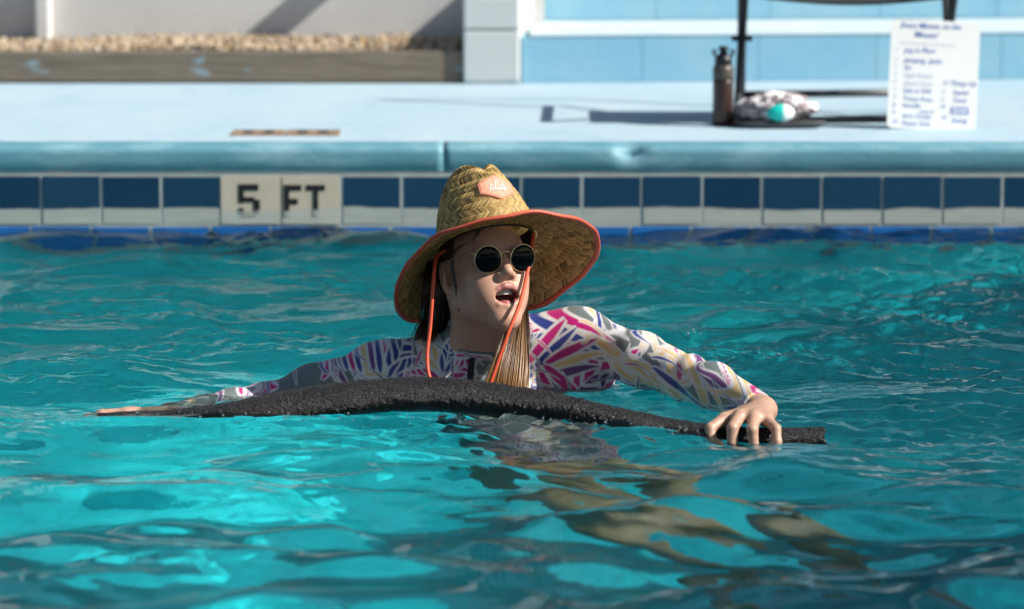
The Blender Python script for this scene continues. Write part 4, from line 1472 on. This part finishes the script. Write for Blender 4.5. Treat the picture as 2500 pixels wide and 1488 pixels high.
zx0 = W(1152, 880, -0.02)[0]
V, Fq = [], []
nz_ = 40
for i in range(nz_):
    z = collar_p[2] - 0.001 - i * 0.0036
    x = zx0 - 0.0003 * i
    y = cloth_front(x, z) - 0.0032
    V += [(x - 0.0062, y + 0.002, z), (x - 0.0050, y - 0.0015, z), (x - 0.0012, y - 0.0020, z), (x, y - (0.0042 if i % 2 else 0.0030), z), (x + 0.0012, y - 0.0020, z), (x + 0.0050, y - 0.0015, z), (x + 0.0062, y + 0.002, z)]
for i in range(nz_ - 1):
    for j in range(6):
        Fq.append((i * 7 + j, (i + 1) * 7 + j, (i + 1) * 7 + j + 1, i * 7 + j + 1))
pymesh('zipper', V, Fq, M['zip'], rash, False)

# ------------------------------------------------------------------ hair
t = NT('wet_hair')
at_ = t.n('ShaderNodeVertexColor', layer_name='tint')
t.set(Base_Color=at_.outputs[0], Roughness=0.28, Specular_IOR_Level=0.6)
M['hair'] = t.m


def hair_lock(name, ctrl, width, depth, count, c_root, c_tip, rs=0.0011, seed=1):
    r = np.random.default_rng(seed)
    C = catmull(np.array(ctrl), 26)
    tt = np.linspace(0, 1, 26)
    vs, fs, cs, off = [], [], [], 0
    T = np.gradient(C, axis=0)
    T /= np.linalg.norm(T, axis=1)[:, None]
    side = np.cross(T, np.array([0, -1.0, 0]))
    side /= np.linalg.norm(side, axis=1)[:, None]
    dep = np.cross(side, T)
    wv = np.interp(tt, np.linspace(0, 1, len(width)), width)
    ncl = max(3, count // 26)
    ca = np.linspace(-0.95, 0.95, ncl) + r.normal(size=ncl) * 0.10
    cb = r.uniform(-0.8, 0.8, ncl) * np.sqrt(np.clip(1 - ca ** 2, 0.05, 1))
    cph, cam_, cfr = r.uniform(0, 6.28, ncl), r.uniform(0.04, 0.16, ncl), r.uniform(4, 9, ncl)
    for i in range(count):
        k = r.integers(ncl)
        stray = r.random() < 0.06
        sp_ = (0.20 - 0.11 * tt) * (2.2 if stray else 1.0)
        a = ca[k] + r.normal() * sp_ + cam_[k] * np.sin(tt * cfr[k] + cph[k]) * tt
        b_ = cb[k] + r.normal() * 0.22 + 0.10 * np.sin(tt * cfr[k] * 0.8 + cph[k] * 2)
        if stray:
            a = a + 0.25 * r.normal() * tt ** 2
        P = C + side * (a * wv)[:, None] + dep * (b_ * depth * (wv / max(wv)) ** 0.5)[:, None]
        rad = rs * r.uniform(0.7, 1.3) * np.clip(1.15 - 0.5 * tt, 0.3, 1)
        Vt, Ft, _ = tube_arrays(P, rad, 5, False)
        vs.append(Vt)
        fs.append(Ft + off)
        off += len(Vt)
        mixv = np.clip(tt * 1.5 - 0.25 + r.normal() * 0.22, 0, 1)[:, None]
        cc = np.array(c_root) * (1 - mixv) + np.array(c_tip) * mixv * r.uniform(0.6, 1.25)
        cs.append(np.repeat(cc, 5, axis=0))
    o = npmesh(name, np.vstack(vs), np.vstack(fs), M['hair'], person, col=np.vstack(cs))
    return o


DK, GD = (0.030, 0.014, 0.006), (0.36, 0.175, 0.050)
hair_lock('hair_lock', [W(1268, 742, 0.03), W(1262, 790, -0.010), W(1254, 840, -0.045), W(1243, 895, -0.075), W(1232, 960, -0.100), W(1228, 1010, -0.10)],
          [0.008, 0.013, 0.018, 0.026, 0.033, 0.036], 0.015, 700, DK, GD, 0.00085, 3)
hair_lock('hair_lock', [head((-0.060, 0.055, 0.02)), head((-0.070, 0.052, -0.05)), W(1072, 790, 0.085), W(1050, 835, 0.06), W(1040, 880, 0.05)],
          [0.020, 0.028, 0.030, 0.026, 0.016], 0.022, 240, (0.030, 0.016, 0.009), (0.085, 0.042, 0.020), 0.0012, 5)
hair_lock('hair_strand', [head((-0.066, -0.030, 0.042)), head((-0.0715, -0.020, 0.0)), head((-0.068, -0.018, -0.045)), head((-0.0635, -0.012, -0.085))],
          [0.002, 0.0022, 0.0018, 0.001], 0.0012, 14, (0.02, 0.011, 0.007), (0.03, 0.016, 0.010), 0.0006, 8)
hair_lock('hair_strand', [head((-0.030, -0.078, 0.060)), head((-0.046, -0.075, 0.035)), head((-0.062, -0.050, 0.028)), head((-0.070, -0.015, 0.02))],
          [0.004, 0.005, 0.005, 0.003], 0.002, 16, (0.02, 0.011, 0.007), (0.03, 0.016, 0.010), 0.0005, 9)

# ------------------------------------------------------------------ straw hat
HATR = rotm(18.5, 28.4, -1.1)
hat = Frame(HATR, (-0.0468, 0.0297, 0.2669))
M['straw'] = None
t = NT('straw')
at_ = t.n('ShaderNodeVertexColor', layer_name='tint')
p = t.objc()
t.set(Base_Color=at_.outputs[0], Roughness=0.55, Specular_IOR_Level=0.4)
t.bump(t.noise(p, 700.0, 2), 0.25, 0.001)
tl = t.n('ShaderNodeBsdfTranslucent')
t.put(tl.inputs['Color'], at_.outputs[0])
mxs = t.n('ShaderNodeMixShader')
mxs.inputs[0].default_value = 0.22
t.t.links.new(t.b.outputs[0], mxs.inputs[1])
t.t.links.new(tl.outputs[0], mxs.inputs[2])
t.t.links.new(mxs.outputs[0], [q for q in t.t.nodes if q.type == 'OUTPUT_MATERIAL'][0].inputs[0])
M['straw'] = t.m
M['coral'] = plain('coral_binding', (0.66, 0.115, 0.060), 0.5, var=0.1)
M['cord'] = plain('coral_cord', (0.80, 0.10, 0.035), 0.55, bump=0.3, bscale=900)


def hash2(a, b):
    h = np.sin(a * 127.1 + b * 311.7) * 43758.5453
    return h - np.floor(h)


def braid(Um, Vm, row, strand, lean_):
    """height (0..1) and tint of a plaited straw surface at arc coordinates"""
    rr = Vm / row
    ri = np.floor(rr)
    fr = rr - ri
    dr = np.where(ri % 2 == 0, 1.0, -1.0)
    s = Um / strand + dr * fr * lean_ + hash2(ri, ri * 0 + 3) * 7
    si = np.floor(s)
    sf = s - si
    hgt = (1 - np.abs(2 * sf - 1) ** 2.5) * (1 - np.abs(2 * fr - 1) ** 5)
    hgt = hgt * (0.75 + 0.5 * hash2(si, ri))
    k = hash2(si + 17, ri + 5)[..., None]
    k2 = hash2(si + 3, ri + 11)[..., None]
    a, b, c_ = np.array([0.40, 0.245, 0.075]), np.array([0.74, 0.52, 0.20]), np.array([0.24, 0.17, 0.055])
    col = a * (1 - k) + b * k
    col = np.where(k2 > 0.86, c_, col)
    return hgt, col


# crown
NPH, NV = 560, 170
ph = np.linspace(0, 2 * np.pi, NPH, endpoint=False)
vv = np.linspace(0, 1, NV)
PH, VQ = np.meshgrid(ph, vv, indexing='xy')
RX, RY, HH = 0.0940, 0.1040, 0.150


def crown_surface(PH, VQ):
    q = VQ * np.pi / 2
    rho = np.cos(q) ** 0.42
    z = HH * np.sin(q) ** 0.85
    zt = z / HH
    tap = 1 - 0.26 * zt ** 1.3
    x = RX * rho * np.sin(PH) * tap
    y = -RY * rho * np.cos(PH) * tap
    front = np.clip(-y / 0.07, -0.3, 1.0)
    pin = np.clip((zt - 0.25) / 0.75, 0, 1)
    x = x * (1 - 0.34 * pin ** 1.2 * np.clip(front, 0, 1))
    # lengthwise crease with two ridges
    top = np.clip((zt - 0.72) / 0.28, 0, 1) ** 1.2
    z = z - 0.020 * top * np.exp(-(x / 0.017) ** 2) + 0.006 * top * np.exp(-((np.abs(x) - 0.030) / 0.014) ** 2)
    # side dents of the pinch
    x = x - np.sign(x) * 0.010 * pin * np.exp(-((y + 0.050) / 0.028) ** 2) * np.exp(-((zt - 0.8) / 0.25) ** 2)
    z = z - 0.012 * np.clip(y / 0.08, 0, 1) * top
    return np.stack([x, y, z], -1)


def surf_normals(S, wrap=True):
    du = np.roll(S, -1, 1) - np.roll(S, 1, 1)
    dv = np.gradient(S, axis=0)
    n = np.cross(du, dv)
    return n / (np.linalg.norm(n, axis=-1, keepdims=True) + 1e-12)


S = crown_surface(PH, VQ)
N = surf_normals(S)
if (N[NV // 3, 0] @ np.array([0, -1, 0])) < 0: N = -N
arc = np.concatenate([[0], np.cumsum(np.linalg.norm(np.diff(S[:, 0], axis=0), axis=1))])[:, None] + 0 * PH
hg, tc = braid(PH * 0.095, arc, 0.0135, 0.0052, 2.3)
wt_ = (1 - np.clip((VQ - 0.93) / 0.05, 0, 1))
S2 = S + N * (hg * 0.0027 * wt_)[..., None]
V = hat.pts(S2.reshape(-1, 3))
i0 = np.arange(NV - 1)[:, None] * NPH
j0 = np.arange(NPH)[None, :]
F = np.stack([i0 + j0, i0 + (j0 + 1) % NPH, i0 + NPH + (j0 + 1) % NPH, i0 + NPH + j0], -1).reshape(-1, 4)
hat_e = empty('straw_hat', hat((0, 0, 0)))
tag(hat_e, 'wide woven straw sun hat with coral edge binding and hexagon badge', 'hat')
npmesh('crown', V, F, M['straw'], hat_e, col=tc.reshape(-1, 3) * ALB * 1.1)

# brim
NB_, NT_ = 900, 96
ph = np.linspace(0, 2 * np.pi, NB_, endpoint=False)
tt = np.linspace(0, 1, NT_)
PHB, TB = np.meshgrid(ph, tt, indexing='xy')
deg = np.degrees((ph + np.pi) % (2 * np.pi) - np.pi)         # 0 front, + = picture right
dk = list(range(-180, 181, 20))
slope_tab = [49, 48, 49, 52, 48, 39, 28, 22, 19, 18, 17, 19, 23, 31, 41, 48, 52, 52, 49]
len_tab = [.136, .140, .143, .131, .114, .104, .103, .107, .112, .114, .116, .119, .120, .120, .122, .126, .130, .134, .136]
sl = np.radians(np.interp(deg, dk, slope_tab))
ln = np.interp(deg, dk, len_tab)
ker = np.hanning(61); ker /= ker.sum()
sm_ = lambda a: np.convolve(np.concatenate([a[-60:], a, a[:60]]), ker, 'same')[60:-60]
order = np.argsort(ph)
sl, ln = sm_(sl), sm_(ln)
ang = sl[None, :] * np.clip(TB / 0.55, 0, 1) ** 0.8
dt = 1.0 / (NT_ - 1)
hxx = np.cumsum(np.cos(ang), 0) * dt * ln[None, :]
hzz = -np.cumsum(np.sin(ang), 0) * dt * ln[None, :]
wob = 0.0022 * np.sin(PHB * 7 + 1.0) * TB + 0.0016 * np.sin(PHB * 13) * TB
BX = RX * np.sin(PHB) + np.sin(PHB) * hxx
BY = -RY * np.cos(PHB) - np.cos(PHB) * hxx
BZ = hzz + wob
SB = np.stack([BX, BY, BZ], -1)
NBm = surf_normals(SB)
if NBm[5, 0, 2] < 0: NBm = -NBm
arcb = TB * ln[None, :]
hg, tc = braid(PHB * 0.12, arcb + 0.004 * PHB / 6.283 * 0, 0.0150, 0.0030, 2.0)
top_ = SB + NBm * (0.0008 + 0.0018 * hg)[..., None]
bot_ = SB - NBm * (0.0008 + 0.0024 * hg)[..., None]
V = np.vstack([hat.pts(top_.reshape(-1, 3)), hat.pts(bot_.reshape(-1, 3))])
i0 = np.arange(NT_ - 1)[:, None] * NB_
j0 = np.arange(NB_)[None, :]
Ft = np.stack([i0 + j0, i0 + NB_ + j0, i0 + NB_ + (j0 + 1) % NB_, i0 + (j0 + 1) % NB_], -1).reshape(-1, 4)
F = np.vstack([Ft, Ft[:, ::-1] + NB_ * NT_])
npmesh('brim', V, F, M['straw'], hat_e, col=np.vstack([tc.reshape(-1, 3), tc.reshape(-1, 3)]) * ALB * 1.1)
# coral binding round the edge
rim = hat.pts(SB[-1])
Vr, Fr = [], []
prev = hat.pts(SB[-6])
inw = prev - rim
inw /= np.linalg.norm(inw, axis=1)[:, None]
nrm = NBm[-1] @ HATR.T
nn_ = 10
for k in range(nn_):
    a = 2 * np.pi * k / nn_
    Vr.append(rim + inw * (0.0025 + 0.0058 * math.cos(a)) + nrm * (0.0042 * math.sin(a)))
Vr = np.stack(Vr, 1).reshape(-1, 3)
a_ = np.arange(NB_)[:, None] * nn_
b_ = np.arange(nn_)[None, :]
a2 = ((np.arange(NB_) + 1) % NB_)[:, None] * nn_
b2 = (b_ + 1) % nn_
Fr = np.stack([a_ + b_, a_ + b2, a2 + b2, a2 + b_], -1).reshape(-1, 4)
npmesh('edge_binding', Vr, Fr, M['coral'], hat_e)
# sweat band inside the crown
bandp = []
for zz in (-0.004, 0.028):
    bandp.append(np.stack([RX * 0.965 * np.sin(ph), -RY * 0.965 * np.cos(ph), np.full(NB_, zz)], -1))
V = hat.pts(np.vstack(bandp))
F = np.stack([np.arange(NB_), (np.arange(NB_) + 1) % NB_, NB_ + (np.arange(NB_) + 1) % NB_, NB_ + np.arange(NB_)], -1)
npmesh('sweat_band', V, F, plain('dark_band', (0.03, 0.022, 0.018), 0.8), hat_e)


# hexagon badge with three trees, following the crown
def crown_at(phd, v, lift):
    p0 = np.array(math.radians(phd))
    e = 1e-3
    g = lambda a, b: crown_surface(np.array([[a]]), np.array([[b]]))[0, 0]
    s0 = g(p0, v)
    n = np.cross(g(p0 + e, v) - s0, g(p0, v + e) - s0)
    n /= np.linalg.norm(n)
    if n @ np.array([math.sin(p0), -math.cos(p0), 0.2]) < 0: n = -n
    return s0, n


s0, n0 = crown_at(6, 0.31, 0)
bu = np.cross(np.array([0, 0, 1.0]), n0); bu /= np.linalg.norm(bu)
bv_ = np.cross(n0, bu)


def badge_pt(a, b, lift):
    """a,b metres on the badge plane, dropped on to the curve of the crown"""
    q = s0 + bu * a + bv_ * b
    bend = (a * a) / (2 * 0.085)
    return hat(q - n0 * bend + n0 * (0.0028 + lift))


t = NT('coral_leather')
p = t.objc()
f_ = t.ramp(t.noise(p, 90, 5), [(0.4, 0.0), (0.65, 1.0)])
t.set(Base_Color=t.mix(f_, (0.72, 0.25, 0.16), (0.76, 0.33, 0.23)), Roughness=0.55)
M['badge'] = t.m
hexo = [(-0.036, 0.0125), (0.002, 0.0300), (0.036, 0.0110), (0.035, -0.0120), (-0.002, -0.0300), (-0.037, -0.0115)]
# subdivide for the curve
rings = []
for fct, lift in ((0.02, 0.0022), (0.35, 0.0022), (0.65, 0.0022), (0.88, 0.0022), (0.97, 0.0016), (1.0, 0.0), (1.0, -0.002)):
    ring = []
    for i in range(6):
        p0_, p1_ = np.array(hexo[i]), np.array(hexo[(i + 1) % 6])
        for k in range(6):
            q = (p0_ + (p1_ - p0_) * k / 6) * fct
            ring.append(badge_pt(q[0], q[1], lift))
    rings.append(ring)
V = [v for r_ in rings for v in r_]
Fq = [(i * 36 + j, i * 36 + (j + 1) % 36, (i + 1) * 36 + (j + 1) % 36, (i + 1) * 36 + j) for i in range(len(rings) - 1) for j in range(36)]
Fq.append(tuple(range(36)))
bad = pymesh('badge', V, Fq, M['badge'], hat_e, False)
M['white_ink'] = plain('white_ink', (0.82, 0.78, 0.76), 0.6, var=0.04)


def ribbon(pts, w, lift=0.0028):
    V_, F_ = [], []
    P = np.array(pts, float)
    for i in range(len(P) - 1):
        d = P[i + 1] - P[i]
        d /= np.linalg.norm(d)
        n = np.array([-d[1], d[0]]) * w / 2
        a, b = P[i] - d * w * 0.3, P[i + 1] + d * w * 0.3
        b0 = len(V_)
        V_ += [badge_pt(*(a - n), lift), badge_pt(*(b - n), lift), badge_pt(*(b + n), lift), badge_pt(*(a + n), lift)]
        F_.append((b0, b0 + 1, b0 + 2, b0 + 3))
    return V_, F_


for (tx_, s_) in ((-0.0115, 1.0), (0.0, 1.55), (0.0115, 1.0)):
    h_ = 0.0145 * s_
    w_ = 0.0054 * (0.9 + 0.2 * s_)
    V_, F_ = ribbon([(tx_ - w_, -0.0075), (tx_, -0.0075 + h_), (tx_ + w_, -0.0075), (tx_ + 0.001, -0.0050), (tx_ - 0.001, -0.0050), (tx_ - w_, -0.0075)], 0.0017)
    b0 = len(V_)
    v2, f2 = ribbon([(tx_, -0.0060), (tx_, -0.0120)], 0.0018)
    V_ += v2
    F_ += [tuple(q + b0 for q in ff) for ff in f2]
    pymesh('tree_emblem', V_, F_, M['white_ink'], bad)
# stitching line
V_, F_ = [], []
for i in range(6):
    p0_, p1_ = np.array(hexo[i]) * 0.90, np.array(hexo[(i + 1) % 6]) * 0.90
    for k in range(9):
        v2, f2 = ribbon([p0_ + (p1_ - p0_) * (k + 0.2) / 9, p0_ + (p1_ - p0_) * (k + 0.7) / 9], 0.0007, 0.0026)
        b0 = len(V_)
        V_ += v2
        F_ += [tuple(q + b0 for q in ff) for ff in f2]
stt = pymesh('stitching', V_, F_, plain('dark_coral_thread', (0.40, 0.09, 0.05), 0.7), bad)
stt['kind'] = 'stuff'

# chin cord
cl = catmull([hat((-0.088, -0.005, -0.010)), W(1066, 628, -0.02), W(1061, 655, -0.06), W(1056, 720, -0.085), W(1050, 800, -0.095), W(1043, 868, -0.110), W(1050, 925, -0.130), W(1085, 985, -0.14)], 60)
tubes('chin_cord', [(cl, 0.0036)], M['cord'], hat_e, 10)
cr = catmull([hat((0.078, -0.050, -0.004)), W(1293, 640, -0.045), W(1287, 668, -0.062), W(1279, 706, -0.085), W(1268, 745, -0.110), W(1246, 800, -0.130), W(1222, 865, -0.138), W(1198, 935, -0.145), W(1180, 985, -0.15)], 60)
tubes('chin_cord', [(cr, 0.0036)], M['cord'], hat_e, 10)

# ------------------------------------------------------------------ sunglasses, earring
gl_e = empty('sunglasses', head((0, -0.105, 0)))
tag(gl_e, 'round black-lensed sunglasses with thin gold wire rims', 'sunglasses')
M['lens'] = plain('black_lens', (0.0015, 0.004, 0.006), 0.02, var=0.2, Specular_IOR_Level=0.16)
M['gold'] = plain('gold_wire', (0.95, 0.78, 0.50), 0.30, 0.75, var=0.05)
for s_ in (-1, 1):
    lc = np.array([0.0355 * s_, -0.1060, -0.0035])
    Rl = rotm(7 * s_, -17, 0)
    V, Fq = [(0, -0.0022, 0)], []
    nr = 40
    for k, rr_ in enumerate((0.010, 0.019, 0.0255)):
        for j in range(nr):
            a = 2 * math.pi * j / nr
            V.append((rr_ * math.cos(a), -0.0022 * (1 - (rr_ / 0.0255) ** 2), rr_ * math.sin(a) * 0.98))
    for j in range(nr):
        Fq.append((0, 1 + (j + 1) % nr, 1 + j))
        for k in range(2):
            Fq.append((1 + k * nr + j, 1 + k * nr + (j + 1) % nr, 1 + (k + 1) * nr + (j + 1) % nr, 1 + (k + 1) * nr + j))
    Pl = np.array(V) @ Rl.T + lc
    lo_ = pymesh('lens', head.pts(Pl), Fq, M['lens'], gl_e, True)
    so = lo_.modifiers.new('thick', 'SOLIDIFY'); so.thickness = 0.0016
    a = np.linspace(0, 2 * np.pi, 49)
    rp = np.stack([0.0258 * np.cos(a), np.zeros(49), 0.0258 * 0.98 * np.sin(a)], 1) @ Rl.T + lc
    tubes('rim', [(head.pts(rp), 0.00145)], M['gold'], gl_e, 8, cap=False)
    hinge = lc + Rl @ np.array([0.0262 * s_, 0.0, 0.012])
    tp_ = catmull([hinge, hinge + [0.005 * s_, 0.002, 0.001], (0.0710 * s_, -0.085, 0.010), (0.0775 * s_, -0.03, 0.010), (0.0790 * s_, 0.012, 0.008), (0.077 * s_, 0.03, -0.012)], 30)
    tubes('temple', [(head.pts(tp_), 0.0013)], M['gold'], gl_e, 8)
brg = catmull([(-0.0115, -0.1065, 0.005), (-0.006, -0.1110, 0.0085), (0, -0.1125, 0.0095), (0.006, -0.1110, 0.0085), (0.0115, -0.1065, 0.005)], 20)
tubes('bridge', [(head.pts(brg), 0.0013)], M['gold'], gl_e, 8)

a = np.linspace(0.3, 2 * np.pi + 0.0, 30)
hp_ = np.stack([-0.0765 + 0 * a, 0.002 + 0.0055 * np.sin(a), -0.056 + 0.0055 * np.cos(a)], 1)
er = tubes('hoop_earring', [(head.pts(hp_), 0.0009)], M['gold'], None, 8)
tag(er, 'small silver-gold hoop earring in the visible ear', 'earring')

# ------------------------------------------------------------------ noodle
t = NT('black_foam')
p = t.objc()
n1 = t.noise(p, 190.0, 5, 0.7)
n2 = t.noise(p, 420.0, 3)
t.set(Base_Color=t.mix(t.ramp(n1, [(0.42, 0.0), (0.75, 1.0)]), (0.0025, 0.0025, 0.003), (0.013, 0.013, 0.0145)), Roughness=t.ramp(n2, [(0.38, 0.10), (0.62, 0.52)]), Specular_IOR_Level=0.6)
t.bump(t.math('ADD', n1, t.math('MULTIPLY', n2, 0.7)), 1.0, 0.008)
M['foam'] = t.m
noo = empty('pool_noodle', tuple(NP[500, :3]))
tag(noo, 'long bent black foam pool noodle floating in front of the swimmer', 'pool noodle')
ksp = int(np.argmin(np.abs(NP[:, 0] - noodle_at(1412)[0])))


def foam(name, seg, step=0.0, ragged=None):
    P, R = seg[:, :3], seg[:, 3].copy()
    n = 72
    Vt, Ft, Tt = tube_arrays(P, R, n, True)
    ctr = np.vstack([np.repeat(P, n, axis=0), P[0], P[-1]])
    for i in range(len(P) * n):
        q = Vt[i]
        d = q - ctr[i]
        l = np.linalg.norm(d) + 1e-9
        nz1 = mnoise.noise(Vector(q * 40)) * 0.0012 + mnoise.noise(Vector(q * 150)) * 0.0009 - abs(mnoise.noise(Vector(q * 300))) * 0.0015 + mnoise.noise(Vector(q * 520)) * 0.0006
        Vt[i] = q + d / l * (nz1 + step)
    if ragged:
        e0 = (len(P) - 1) * n if ragged > 0 else 0
        tdir = (P[-1] - P[-2]) if ragged > 0 else (P[0] - P[1])
        tdir = tdir / np.linalg.norm(tdir)
        for k in range(3):
            for j in range(n):
                idx = (e0 - k * n + j) if ragged > 0 else (e0 + k * n + j)
                Vt[idx] += tdir * (mnoise.noise(Vector((j * 1.7, k * 0.7, 3))) * 0.012 * (1 - k / 3) + 0.006 * (1 - k / 3))
    fs = [tuple(map(int, q)) for q in Ft] + [tuple(map(int, q)) for q in Tt]
    return pymesh(name, Vt, fs, M['foam'], noo, True)


segA = NP[:ksp + 3].copy()
segB = NP[ksp - 6:].copy()
segA[-3:, 3] *= np.array([1.03, 1.06, 1.02])
segB[:, 3] *= 0.95
foam('foam_piece', segA)
foam('foam_piece', segB, ragged=1)

# ------------------------------------------------------------------ drops of water thrown up round the noodle
t = NT('water_drops')
t.set(Base_Color=(0.9, 0.97, 1.0), Roughness=0.02, Transmission_Weight=0.9, IOR=1.33)
M['drop'] = t.m
rd = np.random.default_rng(21)
V, F = [], []
spots = []
for k in range(150):
    q = NP[int(rd.uniform(90, 800))]
    spots.append((q[0] + rd.normal() * 0.02, q[1] - rd.uniform(0.02, 0.09), None))
for (px_, py_) in ((1409, 990), (1411, 1000), (1413, 1012), (1405, 1030), (1406, 1038), (1411, 1044), (1395, 1052), (1325, 1022), (1323, 1036), (1315, 1033), (1327, 1017), (1240, 1020), (1436, 1068), (1438, 1062), (1375, 1100), (1372, 1110), (1383, 1120), (655, 725), (1693, 806), (1696, 812), (1711, 814), (1680, 815), (1540, 985), (1555, 990)):
    q = W(px_, py_, -0.42 if py_ > 900 else 0.1)
    spots.append((q[0], q[1], q[2]))
iv2 = iv
nd = 0
for (x, y, z) in spots:
    r_ = rd.uniform(0.0011, 0.0026)
    zz = (water_z(x, y) + r_ * rd.uniform(0.1, 1.0)) if z is None else z
    V.append(iv2 * r_ + np.array([x, y, zz]))
    F.append(ifc + nd * len(iv2))
    nd += 1
dr = npmesh('water_drops', np.vstack(V), np.vstack(F), M['drop'], smooth=True)
tag(dr, 'clear drops of splashed water round the black noodle', 'water drops', kind='stuff')
